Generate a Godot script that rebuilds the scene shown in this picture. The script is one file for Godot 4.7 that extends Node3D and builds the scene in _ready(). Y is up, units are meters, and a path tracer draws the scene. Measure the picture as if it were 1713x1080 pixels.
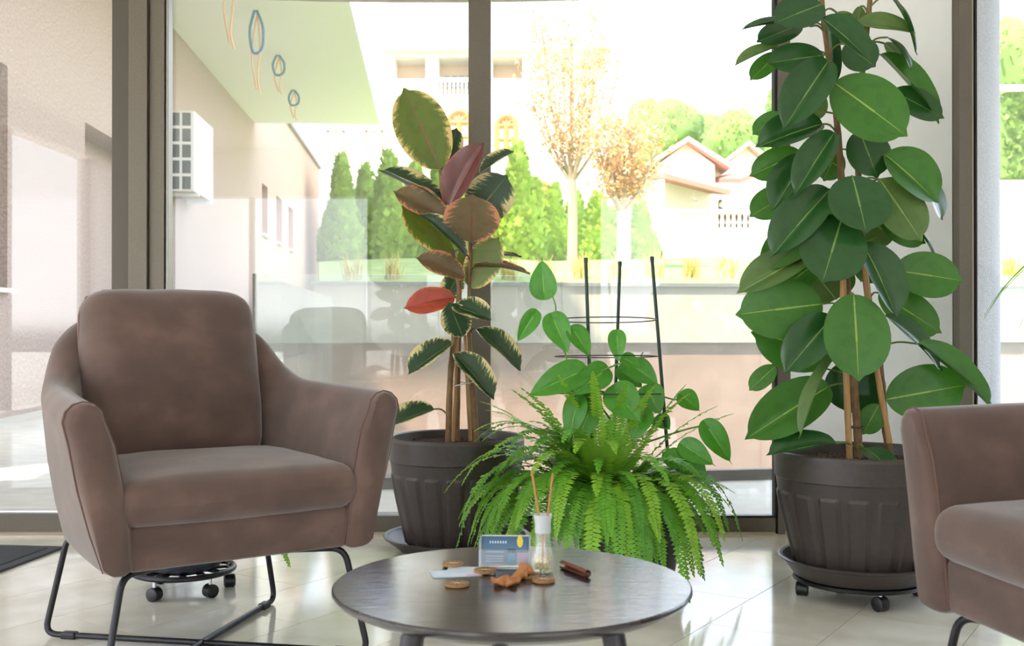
extends Node3D
# Lounge corner: two velvet armchairs, coffee table, potted plants, glass facade, terrace and garden beyond.

const F := 1787.0      # focal length in pixels of the 1713x1080 frame
const EYE := 0.8       # camera height
var rng := RandomNumberGenerator.new()
var M := {}
var used := {}

# ---------------------------------------------------------------- placing
func at(px: float, py: float, d: float) -> Vector3:
	return Vector3((px - 856.5) * d / F, EYE - (py - 548.0) * d / F, -d)

func xz(x: float, d: float, y := 0.0) -> Vector3:
	return Vector3(x, y, -d)

func numbered(called: String) -> String:
	if not used.has(called):
		used[called] = 0
		return called
	used[called] += 1
	return "%s_%03d" % [called, used[called]]

func thing(called: String, label: String, category: String, where := Vector3.ZERO, turn := 0.0, group := "") -> Node3D:
	var o := Node3D.new()
	o.name = numbered(called)
	add_child(o)
	o.position = where
	o.rotation.y = turn
	tag(o, label, category, group)
	return o

func tag(o: Node, label: String, category: String, group := "") -> void:
	o.set_meta("label", label)
	o.set_meta("category", category)
	if group != "":
		o.set_meta("group", group)

func structure(called: String) -> Node3D:
	var o := Node3D.new()
	o.name = called
	add_child(o)
	o.set_meta("kind", "structure")
	return o

# ---------------------------------------------------------------- mesh building
func nb() -> Dictionary:
	return {"v": PackedVector3Array(), "i": PackedInt32Array(), "u": PackedVector2Array()}

func orient(b: Dictionary, i0: int, v0: int) -> void:
	var c := Vector3.ZERO
	var n: int = b.v.size() - v0
	for k in range(v0, b.v.size()):
		c += b.v[k]
	c /= maxf(n, 1)
	var vol := 0.0
	var k := i0
	while k < b.i.size():
		var p: Vector3 = b.v[b.i[k]] - c
		var q: Vector3 = b.v[b.i[k + 1]] - c
		var r: Vector3 = b.v[b.i[k + 2]] - c
		vol += p.dot(q.cross(r))
		k += 3
	if vol > 0.0:
		k = i0
		while k < b.i.size():
			var t: int = b.i[k + 1]
			b.i[k + 1] = b.i[k + 2]
			b.i[k + 2] = t
			k += 3

func loft(b: Dictionary, rings: Array, closed := true, caps := true, fix := true) -> void:
	var v0: int = b.v.size()
	var i0: int = b.i.size()
	var n: int = rings[0].size()
	for r in rings.size():
		for k in n:
			b.v.append(rings[r][k])
			b.u.append(Vector2(float(k) / (n if closed else n - 1), float(r) / maxf(1, rings.size() - 1)))
	for r in rings.size() - 1:
		for k in (n if closed else n - 1):
			var a := v0 + r * n + k
			var c := v0 + r * n + (k + 1) % n
			b.i.append_array(PackedInt32Array([a, a + n, c, c, a + n, c + n]))
	if caps and closed:
		for e in [0, rings.size() - 1]:
			var m := Vector3.ZERO
			for p in rings[e]:
				m += p
			m /= n
			b.v.append(m)
			b.u.append(Vector2(0.5, 0.5))
			var ci: int = b.v.size() - 1
			for k in n:
				var a: int = v0 + e * n + k
				var c: int = v0 + e * n + (k + 1) % n
				if e == 0:
					b.i.append_array(PackedInt32Array([ci, a, c]))
				else:
					b.i.append_array(PackedInt32Array([ci, c, a]))
	if fix:
		orient(b, i0, v0)

func lathe(b: Dictionary, prof: Array, segs := 32, xf := Transform3D(), caps := true) -> void:
	# prof: Vector2(radius, height) from one end to the other
	var rings := []
	for p in prof:
		var ring := PackedVector3Array()
		for k in segs:
			var a := TAU * k / segs
			ring.append(xf * Vector3(p.x * cos(a), p.y, p.x * sin(a)))
		rings.append(ring)
	loft(b, rings, true, caps)

func tube(b: Dictionary, path: Array, rad, sides := 8) -> void:
	var rings := []
	var n := path.size()
	var t0: Vector3 = (path[1] - path[0]).normalized()
	var up := Vector3.UP if absf(t0.y) < 0.9 else Vector3.RIGHT
	var x := t0.cross(up).normalized()
	for k in n:
		var t: Vector3 = (path[mini(k + 1, n - 1)] - path[maxi(k - 1, 0)]).normalized()
		x = (x - t * x.dot(t)).normalized()
		var y := t.cross(x)
		var r: float = rad if (rad is float or rad is int) else rad[k]
		var ring := PackedVector3Array()
		for s in sides:
			var a := TAU * s / sides
			ring.append(path[k] + (x * cos(a) + y * sin(a)) * r)
		rings.append(ring)
	loft(b, rings)

func bend(pts: Array, r: float, steps := 5) -> Array:
	# polyline with rounded corners
	var out := [pts[0]]
	for k in range(1, pts.size() - 1):
		var p: Vector3 = pts[k]
		var a: Vector3 = pts[k - 1] - p
		var c: Vector3 = pts[k + 1] - p
		var ra := minf(r, a.length() * 0.49)
		var rc := minf(r, c.length() * 0.49)
		var s := p + a.normalized() * ra
		var e := p + c.normalized() * rc
		for j in steps + 1:
			var t := float(j) / steps
			out.append(s.lerp(p, t).lerp(p.lerp(e, t), t))
	out.append(pts[-1])
	return out

func smooth(pts: Array, sub := 6) -> Array:
	# Catmull-Rom through the points
	var out := []
	for k in pts.size() - 1:
		var p0 = pts[maxi(k - 1, 0)]
		var p1 = pts[k]
		var p2 = pts[k + 1]
		var p3 = pts[mini(k + 2, pts.size() - 1)]
		for j in sub:
			var t := float(j) / sub
			out.append((p1 * 2.0 + (p2 - p0) * t + (p0 * 2.0 - p1 * 5.0 + p2 * 4.0 - p3) * t * t + (p1 * 3.0 - p0 - p2 * 3.0 + p3) * t * t * t) * 0.5)
	out.append(pts[-1])
	return out

func rbox(b: Dictionary, center: Vector3, size: Vector3, r := 0.004, basis := Basis(), n := 1, puff := Vector3.ZERO, wob := 0.0) -> void:
	# box with rounded edges; n > 1 gives a finer grid for soft shapes, puff swells the faces
	var half := size * 0.5
	r = minf(r, minf(half.x, minf(half.y, half.z)) * 0.98)
	var steps := 1 if n == 1 else 4
	var axes := []
	for ax in 3:
		var h := half[ax]
		var g := []
		for k in steps + 1:
			g.append(-h + r * (1.0 - cos(PI / 2 * k / steps)) if n > 1 else -h + r * k)
		for k in range(1, n):
			g.append(-(h - r) + 2.0 * (h - r) * k / n)
		for k in steps + 1:
			g.append(h - r * (1.0 - cos(PI / 2 * (steps - k) / steps)) if n > 1 else h - r + r * k)
		axes.append(g)
	var i0: int = b.i.size()
	var v0: int = b.v.size()
	for face in 6:
		var ax := face / 2
		var s := -1.0 if face % 2 == 0 else 1.0
		var ua := (ax + 1) % 3
		var va := (ax + 2) % 3
		var gu: Array = axes[ua]
		var gv: Array = axes[va]
		var f0: int = b.v.size()
		for i in gu.size():
			for j in gv.size():
				var q := Vector3.ZERO
				q[ax] = s * half[ax]
				q[ua] = gu[i]
				q[va] = gv[j]
				var inner := Vector3(clampf(q.x, -half.x + r, half.x - r), clampf(q.y, -half.y + r, half.y - r), clampf(q.z, -half.z + r, half.z - r))
				var dir := (q - inner).normalized()
				var p := inner + dir * r
				if puff != Vector3.ZERO:
					var e := Vector3(p.x / half.x, p.y / half.y, p.z / half.z)
					var ka := (1.0 - e.y * e.y) * (1.0 - e.z * e.z)
					var kb := (1.0 - e.x * e.x) * (1.0 - e.z * e.z)
					var kc := (1.0 - e.x * e.x) * (1.0 - e.y * e.y)
					p += Vector3(e.x * puff.x * maxf(ka, 0.0), e.y * puff.y * maxf(kb, 0.0), e.z * puff.z * maxf(kc, 0.0))
				if wob > 0.0:
					p += dir * wob * (sin(p.x * 23.0 + p.y * 11.0) * sin(p.y * 19.0 - p.z * 13.0 + 1.3) + 0.5 * sin(p.x * 51.0 + p.z * 37.0))
				b.v.append(center + basis * p)
				b.u.append(Vector2(float(i) / (gu.size() - 1), float(j) / (gv.size() - 1)))
		for i in gu.size() - 1:
			for j in gv.size() - 1:
				var a := f0 + i * gv.size() + j
				var c := a + gv.size()
				if s > 0:
					b.i.append_array(PackedInt32Array([a, a + 1, c, c, a + 1, c + 1]))
				else:
					b.i.append_array(PackedInt32Array([a, c, a + 1, c, c + 1, a + 1]))
	orient(b, i0, v0)

func prism(b: Dictionary, poly: PackedVector2Array, y0: float, y1: float) -> void:
	# polygon of (x, depth) between two heights
	var tri := Geometry2D.triangulate_polygon(poly)
	var v0: int = b.v.size()
	var i0: int = b.i.size()
	var n := poly.size()
	for y in [y0, y1]:
		for p in poly:
			b.v.append(Vector3(p.x, y, -p.y))
			b.u.append(p)
	var area := 0.0
	for k in n:
		area += poly[k].cross(poly[(k + 1) % n])
	var k := 0
	while k < tri.size():
		var p := poly[tri[k]]
		var s := (poly[tri[k + 1]] - p).cross(poly[tri[k + 2]] - p) * area
		var t := [tri[k], tri[k + 1], tri[k + 2]] if s > 0 else [tri[k], tri[k + 2], tri[k + 1]]
		b.i.append_array(PackedInt32Array([v0 + t[0], v0 + t[1], v0 + t[2], v0 + n + t[0], v0 + n + t[2], v0 + n + t[1]]))
		k += 3
	for e in n:
		var f := (e + 1) % n
		b.i.append_array(PackedInt32Array([v0 + e, v0 + n + e, v0 + f, v0 + f, v0 + n + e, v0 + n + f]))
	orient(b, i0, v0)

func finish(b: Dictionary, angle := 40.0, want_uv := true) -> ArrayMesh:
	# normals averaged over neighbouring faces that meet at less than the angle
	var tris: int = b.i.size() / 3
	var fn := PackedVector3Array()
	var at_pos := {}
	var keys := []
	keys.resize(b.v.size())
	for k in b.v.size():
		keys[k] = Vector3i((b.v[k] * 20000.0).round())
	for t in tris:
		var p: Vector3 = b.v[b.i[t * 3]]
		var q: Vector3 = b.v[b.i[t * 3 + 1]]
		var r: Vector3 = b.v[b.i[t * 3 + 2]]
		fn.append((r - p).cross(q - p))
		for c in 3:
			var key = keys[b.i[t * 3 + c]]
			if not at_pos.has(key):
				at_pos[key] = []
			at_pos[key].append(t)
	var lim := cos(deg_to_rad(angle))
	var vs := PackedVector3Array()
	var ns := PackedVector3Array()
	var us := PackedVector2Array()
	var idx := PackedInt32Array()
	var made := {}
	for t in tris:
		var f := fn[t].normalized()
		if fn[t].length_squared() < 1e-18:
			continue
		for c in 3:
			var vi: int = b.i[t * 3 + c]
			var n := Vector3.ZERO
			for o in at_pos[keys[vi]]:
				var g := fn[o].normalized()
				if g.dot(f) > lim:
					n += fn[o]
			n = n.normalized()
			var key := [vi, Vector3i((n * 500.0).round())]
			if not made.has(key):
				made[key] = vs.size()
				vs.append(b.v[vi])
				ns.append(n)
				us.append(b.u[vi])
			idx.append(made[key])
	var arr := []
	arr.resize(Mesh.ARRAY_MAX)
	arr[Mesh.ARRAY_VERTEX] = vs
	arr[Mesh.ARRAY_NORMAL] = ns
	if want_uv:
		arr[Mesh.ARRAY_TEX_UV] = us
	arr[Mesh.ARRAY_INDEX] = idx
	var m := ArrayMesh.new()
	m.add_surface_from_arrays(Mesh.PRIMITIVE_TRIANGLES, arr)
	return m

func put(parent: Node, called: String, mesh: Mesh, mat: Material, xf := Transform3D()) -> MeshInstance3D:
	var o := MeshInstance3D.new()
	o.name = called
	o.mesh = mesh
	o.material_override = mat
	o.transform = xf
	parent.add_child(o, true)
	return o

func part(parent: Node, called: String, b: Dictionary, mat: Material, angle := 40.0) -> MeshInstance3D:
	return put(parent, called, finish(b, angle), mat)

func box_part(parent: Node, called: String, center: Vector3, size: Vector3, mat: Material, r := 0.004, turn := 0.0) -> MeshInstance3D:
	var b := nb()
	rbox(b, Vector3.ZERO, size, r)
	var o := part(parent, called, b, mat, 30.0)
	o.position = center
	o.rotation.y = turn
	return o

# ---------------------------------------------------------------- materials
func noise_tex(freq: float, ramp: Array, size := 512, kind := FastNoiseLite.TYPE_SIMPLEX_SMOOTH, octaves := 4, sd := 1, normal := false, bump := 4.0) -> NoiseTexture2D:
	var n := FastNoiseLite.new()
	n.noise_type = kind
	n.frequency = freq
	n.fractal_octaves = octaves
	n.seed = sd
	var t := NoiseTexture2D.new()
	t.width = size
	t.height = size
	t.seamless = true
	t.noise = n
	t.as_normal_map = normal
	t.bump_strength = bump
	if ramp.size() > 0:
		var g := Gradient.new()
		g.offsets = PackedFloat32Array()
		var offs := PackedFloat32Array()
		var cols := PackedColorArray()
		for k in ramp.size():
			offs.append(ramp[k][0])
			cols.append(ramp[k][1])
		g.offsets = offs
		g.colors = cols
		t.color_ramp = g
	return t

func mat(color: Color, rough := 0.6, metal := 0.0) -> StandardMaterial3D:
	var m := StandardMaterial3D.new()
	m.albedo_color = color
	m.roughness = rough
	m.metallic = metal
	return m

func rgb(r: float, g: float, b: float) -> Color:
	return Color(r / 255.0, g / 255.0, b / 255.0)

func textured(tex: Texture2D, rough: float, scale: Vector3, world := false, color := Color.WHITE) -> StandardMaterial3D:
	var m := mat(color, rough)
	m.albedo_texture = tex
	m.uv1_triplanar = true
	m.uv1_world_triplanar = world
	m.uv1_scale = scale
	return m

func bumped(m: StandardMaterial3D, tex: Texture2D, cm: float) -> StandardMaterial3D:
	m.heightmap_enabled = true
	m.heightmap_texture = tex
	m.heightmap_scale = cm
	return m

func pane_mat(tint: Color, alpha := 0.06) -> StandardMaterial3D:
	var m := mat(Color(tint.r, tint.g, tint.b, alpha), 0.0)
	m.transparency = BaseMaterial3D.TRANSPARENCY_ALPHA
	return m

func leaf_mat(img: Image, rough: float, glow: Color) -> StandardMaterial3D:
	var m := mat(Color.WHITE, rough)
	m.albedo_texture = ImageTexture.create_from_image(img)
	m.backlight_enabled = true
	m.backlight = glow
	m.cull_mode = BaseMaterial3D.CULL_DISABLED
	return m

func leaf_image(base: Color, rib: Color, edge: Color, edge_amount: float, vein: float, sd: int, splash := 0.0) -> Image:
	# u across the blade (0.5 = midrib), v along it
	var w := 128
	var h := 256
	var n := FastNoiseLite.new()
	n.seed = sd
	n.frequency = 0.02
	n.fractal_octaves = 3
	var im := Image.create(w, h, false, Image.FORMAT_RGB8)
	for y in h:
		var v := (y + 0.5) / h
		for x in w:
			var u := absf((x + 0.5) / w - 0.5) * 2.0
			var c := base
			var vv := v * 40.0 - u * 8.0
			var line := pow(absf(sin(vv * PI)), 12.0)
			c = c.lerp(base.lightened(0.35), line * vein)
			var k := n.get_noise_2d(x * 1.2, y * 0.8)
			c = c.lerp(base.darkened(0.3), clampf(k * 0.5, 0.0, 0.18))
			if edge_amount > 0.0:
				var streak := n.get_noise_2d(x * 0.9 + 300.0, (y + x * 0.7 * (1.0 if x > 64 else -1.0)) * 2.6)
				var reach := 1.0 - edge_amount * (0.55 + 1.3 * streak + 0.5 * sin(v * 9.0 + sd))
				if u > reach:
					c = edge
				elif u > reach - splash:
					c = base.lerp(edge, 0.35)
			if u < 0.035 * (1.25 - v):
				c = rib
			im.set_pixel(x, y, c)
	return im

func make_materials() -> void:
	# velvet
	var vt := noise_tex(0.006, [[0.15, rgb(82, 62, 54)], [0.5, rgb(93, 71, 62)], [0.85, rgb(110, 85, 75)]], 512, FastNoiseLite.TYPE_SIMPLEX_SMOOTH, 5, 3)
	M.velvet = textured(vt, 0.8, Vector3(1.6, 2.0, 1.8))
	M.velvet.rim_enabled = true
	M.velvet.rim = 0.7
	M.velvet.rim_tint = 0.55
	bumped(M.velvet, noise_tex(0.18, [], 512, FastNoiseLite.TYPE_SIMPLEX, 2, 5), 0.03)
	M.velvet_seam = mat(rgb(104, 78, 68), 0.9)
	M.rod = mat(rgb(38, 36, 40), 0.35, 0.3)
	M.black_plastic = mat(rgb(26, 26, 28), 0.4)
	# floor
	var tt := noise_tex(0.008, [[0.2, rgb(214, 208, 194)], [0.5, rgb(228, 223, 211)], [0.8, rgb(238, 234, 224)]], 512, FastNoiseLite.TYPE_SIMPLEX_SMOOTH, 5, 11)
	M.tile = textured(tt, 0.09, Vector3(0.7, 0.7, 0.7), true)
	M.tile_b = textured(tt, 0.10, Vector3(0.55, 0.55, 0.55), true, Color(0.97, 0.97, 0.96))
	M.grout = mat(rgb(165, 156, 140), 0.8)
	M.wall = textured(noise_tex(0.02, [[0.0, rgb(226, 226, 222)], [1.0, rgb(236, 236, 232)]], 256), 0.8, Vector3(1, 1, 1), true)
	M.ceiling = mat(rgb(235, 234, 230), 0.85)
	M.skirting = mat(rgb(205, 190, 168), 0.4)
	# window frame: bronze-grey powder coat
	M.frame = textured(noise_tex(0.2, [[0.0, rgb(98, 90, 78)], [1.0, rgb(108, 100, 87)]], 256), 0.42, Vector3(2, 2, 2), true)
	M.frame.metallic = 0.25
	M.frame_dark = mat(rgb(76, 70, 60), 0.45, 0.2)
	M.gasket = mat(rgb(20, 20, 20), 0.6)
	M.edge_strip = mat(rgb(150, 148, 142), 0.4, 0.3)
	M.steel = mat(rgb(200, 200, 200), 0.3, 0.9)
	M.glass = pane_mat(Color(0.96, 0.98, 0.97), 0.04)
	M.rail_glass = pane_mat(Color(0.80, 0.88, 0.84), 0.12)
	# pots
	M.pot = bumped(textured(noise_tex(0.05, [[0.0, rgb(60, 52, 49)], [1.0, rgb(72, 63, 59)]], 256), 0.42, Vector3(3, 3, 3)), noise_tex(0.3, [], 256), 0.02)
	M.pot_grey = mat(rgb(66, 63, 66), 0.45)
	M.pot_slate = textured(noise_tex(0.03, [[0.2, rgb(36, 42, 48)], [0.8, rgb(64, 72, 80)]], 256), 0.5, Vector3(4, 4, 4))
	M.soil = bumped(textured(noise_tex(0.08, [[0.2, rgb(38, 26, 20)], [0.55, rgb(84, 60, 46)], [0.85, rgb(132, 104, 84)]], 256), 0.95, Vector3(5, 5, 5)), noise_tex(0.09, [], 256), 2.0)
	M.stem = textured(noise_tex(0.05, [[0.0, rgb(110, 80, 50)], [1.0, rgb(150, 116, 78)]], 256), 0.7, Vector3(6, 2, 6))
	M.stem_green = mat(rgb(84, 104, 44), 0.6)
	M.bamboo = textured(noise_tex(0.03, [[0.0, rgb(176, 130, 76)], [1.0, rgb(205, 164, 108)]], 256), 0.5, Vector3(8, 1, 8))
	M.stake = mat(rgb(40, 62, 50), 0.5)
	M.wire = mat(rgb(48, 50, 52), 0.4, 0.4)
	M.petiole = mat(rgb(104, 124, 52), 0.6)
	M.petiole_red = mat(rgb(112, 74, 52), 0.6)
	# leaves
	M.rubber = leaf_mat(leaf_image(rgb(44, 86, 40), rgb(124, 156, 82), Color.BLACK, 0.0, 0.10, 3), 0.22, Color(0.36, 0.44, 0.22))
	M.rubber_b = leaf_mat(leaf_image(rgb(66, 120, 40), rgb(156, 180, 92), Color.BLACK, 0.0, 0.12, 8), 0.34, Color(0.6, 0.66, 0.3))
	M.rubber_pale = leaf_mat(leaf_image(rgb(98, 126, 66), rgb(168, 186, 112), Color.BLACK, 0.0, 0.12, 9), 0.5, Color(0.6, 0.66, 0.34))
	M.var_olive = leaf_mat(leaf_image(rgb(96, 114, 40), rgb(140, 92, 70), rgb(226, 196, 128), 0.16, 0.25, 12, 0.14), 0.4, Color(0.7, 0.7, 0.35))
	M.var_green = leaf_mat(leaf_image(rgb(36, 66, 34), rgb(112, 130, 74), rgb(222, 204, 150), 0.28, 0.2, 21, 0.16), 0.32, Color(0.4, 0.42, 0.25))
	M.var_brown = leaf_mat(leaf_image(rgb(112, 96, 66), rgb(128, 72, 62), rgb(206, 140, 106), 0.24, 0.2, 33, 0.12), 0.38, Color(0.5, 0.42, 0.28))
	M.var_red = leaf_mat(leaf_image(rgb(104, 60, 56), rgb(140, 82, 74), rgb(150, 82, 70), 0.06, 0.25, 45, 0.05), 0.25, Color(0.4, 0.25, 0.2))
	M.var_orange = leaf_mat(leaf_image(rgb(176, 78, 54), rgb(120, 50, 40), rgb(206, 112, 76), 0.12, 0.3, 55, 0.1), 0.4, Color(0.7, 0.35, 0.2))
	M.pothos = leaf_mat(leaf_image(rgb(74, 146, 36), rgb(128, 184, 80), Color.BLACK, 0.0, 0.12, 61), 0.35, Color(0.5, 0.6, 0.25))
	M.pothos_stem = mat(rgb(92, 140, 58), 0.5)
	var fm := mat(rgb(106, 170, 46), 0.5)
	fm.backlight_enabled = true
	fm.backlight = Color(0.5, 0.62, 0.25)
	fm.cull_mode = BaseMaterial3D.CULL_DISABLED
	M.fern = fm
	var fm2: StandardMaterial3D = fm.duplicate()
	fm2.albedo_color = rgb(78, 140, 42)
	M.fern_dark = fm2
	var fm3: StandardMaterial3D = fm.duplicate()
	fm3.albedo_color = rgb(136, 186, 52)
	M.fern_light = fm3
	# table
	var wt := noise_tex(0.02, [[0.2, rgb(40, 34, 35)], [0.5, rgb(54, 47, 48)], [0.8, rgb(70, 62, 62)]], 512, FastNoiseLite.TYPE_SIMPLEX_SMOOTH, 5, 17)
	M.table = textured(wt, 0.2, Vector3(0.5, 1.0, 9.0))
	M.table.clearcoat_enabled = true
	M.table.clearcoat = 0.2
	M.table.clearcoat_roughness = 0.12
	bumped(M.table, noise_tex(0.03, [], 512, FastNoiseLite.TYPE_SIMPLEX_SMOOTH, 4, 18), 0.035)
	M.table_edge = mat(rgb(46, 41, 43), 0.4)
	M.acrylic = mat(Color(1, 1, 1, 1), 0.02)
	M.acrylic.refraction_enabled = true
	M.acrylic.refraction_scale = 0.05
	M.acrylic.transparency = BaseMaterial3D.TRANSPARENCY_ALPHA
	M.acrylic.albedo_color = Color(0.97, 0.98, 1.0, 0.1)
	M.clear_glass = pane_mat(Color(0.93, 0.97, 0.95), 0.10)
	M.frosted = mat(Color(0.93, 0.95, 0.97, 0.45), 0.6)
	M.frosted.transparency = BaseMaterial3D.TRANSPARENCY_ALPHA
	M.bead = mat(rgb(214, 190, 96), 0.15)
	M.reed = mat(rgb(190, 128, 78), 0.7)
	M.cinnamon = textured(noise_tex(0.05, [[0.0, rgb(92, 48, 32)], [1.0, rgb(132, 76, 52)]], 256), 0.75, Vector3(10, 10, 10))
	M.dried = textured(noise_tex(0.06, [[0.0, rgb(140, 84, 42)], [1.0, rgb(196, 134, 78)]], 256), 0.8, Vector3(12, 12, 12))
	M.rind = mat(rgb(150, 112, 62), 0.7)
	M.flesh = textured(noise_tex(0.07, [[0.2, rgb(52, 24, 14)], [0.8, rgb(122, 66, 34)]], 256), 0.6, Vector3(22, 22, 22))
	M.pith = mat(rgb(214, 188, 140), 0.8)
	# mat by the door
	M.mat_pile = bumped(textured(noise_tex(0.12, [[0.2, rgb(46, 48, 52)], [0.8, rgb(92, 94, 98)]], 512, FastNoiseLite.TYPE_CELLULAR, 2, 5), 0.95, Vector3(4, 4, 4), true), noise_tex(0.12, [], 512, FastNoiseLite.TYPE_CELLULAR, 2, 5), 0.5)
	M.mat_edge = mat(rgb(60, 61, 64), 0.8)
	# outside
	M.paving = textured(noise_tex(0.02, [[0.0, rgb(196, 188, 174)], [1.0, rgb(216, 209, 196)]], 512, FastNoiseLite.TYPE_SIMPLEX_SMOOTH, 5, 31), 0.75, Vector3(0.5, 0.5, 0.5), true)
	M.plaster = bumped(textured(noise_tex(0.06, [[0.1, rgb(146, 122, 110)], [0.5, rgb(164, 141, 128)], [0.9, rgb(178, 158, 146)]], 512, FastNoiseLite.TYPE_SIMPLEX_SMOOTH, 5, 41), 0.95, Vector3(0.8, 0.8, 0.8), true), noise_tex(0.1, [], 512, FastNoiseLite.TYPE_SIMPLEX_SMOOTH, 4, 42), 0.6)
	M.tan = textured(noise_tex(0.02, [[0.0, rgb(138, 110, 90)], [1.0, rgb(158, 130, 110)]], 256, FastNoiseLite.TYPE_SIMPLEX_SMOOTH, 4, 43), 0.9, Vector3(0.4, 0.4, 0.4), true)
	M.concrete = textured(noise_tex(0.03, [[0.0, rgb(158, 151, 132)], [1.0, rgb(178, 171, 152)]], 256, FastNoiseLite.TYPE_SIMPLEX_SMOOTH, 4, 44), 0.9, Vector3(0.5, 0.5, 0.5), true)
	M.coping = mat(rgb(112, 110, 104), 0.7)
	M.soffit = mat(rgb(244, 241, 244), 0.9)
	M.render_grey = bumped(textured(noise_tex(0.2, [[0.2, rgb(178, 180, 184)], [0.8, rgb(206, 208, 212)]], 256), 0.95, Vector3(2, 2, 2), true), noise_tex(0.25, [], 256), 0.4)
	M.white_metal = mat(rgb(232, 232, 228), 0.5)
	M.grille = mat(rgb(78, 90, 92), 0.5)
	M.house = mat(rgb(246, 240, 228), 0.9)
	M.house_peach = mat(rgb(240, 214, 182), 0.9)
	M.orange_wood = mat(rgb(206, 132, 66), 0.6)
	M.red_wood = mat(rgb(186, 112, 96), 0.7)
	M.window_dark = mat(rgb(120, 124, 132), 0.15)
	M.roof = mat(rgb(214, 180, 160), 0.9)
	M.roof_edge = mat(rgb(168, 108, 92), 0.8)
	M.dark_wood = mat(rgb(98, 62, 50), 0.8)
	M.grass = textured(noise_tex(0.03, [[0.1, rgb(106, 126, 60)], [0.9, rgb(148, 160, 92)]], 256, FastNoiseLite.TYPE_SIMPLEX_SMOOTH, 4, 47), 0.95, Vector3(0.3, 0.3, 0.3), true)
	M.thuja = mat(rgb(126, 158, 50), 0.8)
	M.thuja_spray = leafy(rgb(146, 178, 58))
	M.blossom = leafy(rgb(226, 178, 124))
	M.far_leaf = leafy(rgb(112, 142, 62))
	M.far_green = mat(rgb(98, 124, 56), 0.9)
	M.straw = leafy(rgb(180, 164, 84))
	M.bark = mat(rgb(176, 158, 132), 0.9)
	M.limewash = mat(rgb(232, 226, 214), 0.9)
	M.cable_blue = mat(rgb(58, 120, 160), 0.5)
	M.cable_orange = mat(rgb(222, 168, 112), 0.6)

func leafy(c: Color) -> StandardMaterial3D:
	var m := mat(c, 0.7)
	m.backlight_enabled = true
	m.backlight = Color(0.4, 0.4, 0.2)
	m.cull_mode = BaseMaterial3D.CULL_DISABLED
	return m

# ---------------------------------------------------------------- ready
func _ready() -> void:
	rng.seed = 7
	var cam := Camera3D.new()
	cam.name = "camera"
	add_child(cam)
	cam.position = Vector3(0, EYE, 0)
	cam.rotation.x = atan(8.0 / F)
	cam.fov = rad_to_deg(2.0 * atan(540.0 / F))
	cam.near = 0.05
	cam.far = 600.0
	var ca := CameraAttributesPhysical.new()
	ca.frustum_focal_length = 24.0 * F / 1080.0
	ca.frustum_focus_distance = 3.3
	ca.exposure_aperture = 7.0
	cam.attributes = ca
	cam.current = true
	var we := WorldEnvironment.new()
	we.name = "environment"
	var env := Environment.new()
	env.background_mode = Environment.BG_SKY
	var sky := Sky.new()
	var sm := ProceduralSkyMaterial.new()
	sm.sky_top_color = Color(0.80, 0.88, 0.98)
	sm.sky_horizon_color = Color(1.0, 1.0, 1.0)
	sm.sky_energy_multiplier = 1.7
	sm.ground_bottom_color = Color(0.7, 0.68, 0.64)
	sm.ground_horizon_color = Color(0.9, 0.9, 0.88)
	sm.ground_energy_multiplier = 0.6
	sky.sky_material = sm
	env.sky = sky
	env.tonemap_mode = Environment.TONE_MAPPER_LINEAR
	env.tonemap_exposure = 1.8
	env.sdfgi_enabled = true
	env.ssao_enabled = true
	env.ssil_enabled = true
	we.environment = env
	add_child(we)
	var sun := DirectionalLight3D.new()
	sun.name = "sun"
	sun.light_color = Color(1.0, 0.96, 0.9)
	sun.light_energy = 3.0
	sun.light_angular_distance = 1.5
	sun.shadow_enabled = true
	sun.sky_mode = DirectionalLight3D.SKY_MODE_LIGHT_ONLY
	add_child(sun)
	sun.look_at_from_position(Vector3.ZERO, Vector3(0.5, -1.0, -0.55), Vector3.UP)

	make_materials()
	build_room()
	build_windows()
	build_terrace()
	build_left_building()
	build_garden()
	build_armchairs()
	build_table()
	build_pots()
	build_variegated()
	build_rubber_plant()
	build_fern()
	build_small_things()

# ---------------------------------------------------------------- room
const ROOM := [[-4.2, -3.0], [3.4, -3.0], [3.4, 3.45], [1.43, 3.45], [1.05, 4.156], [-4.2, 4.156]]

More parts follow.
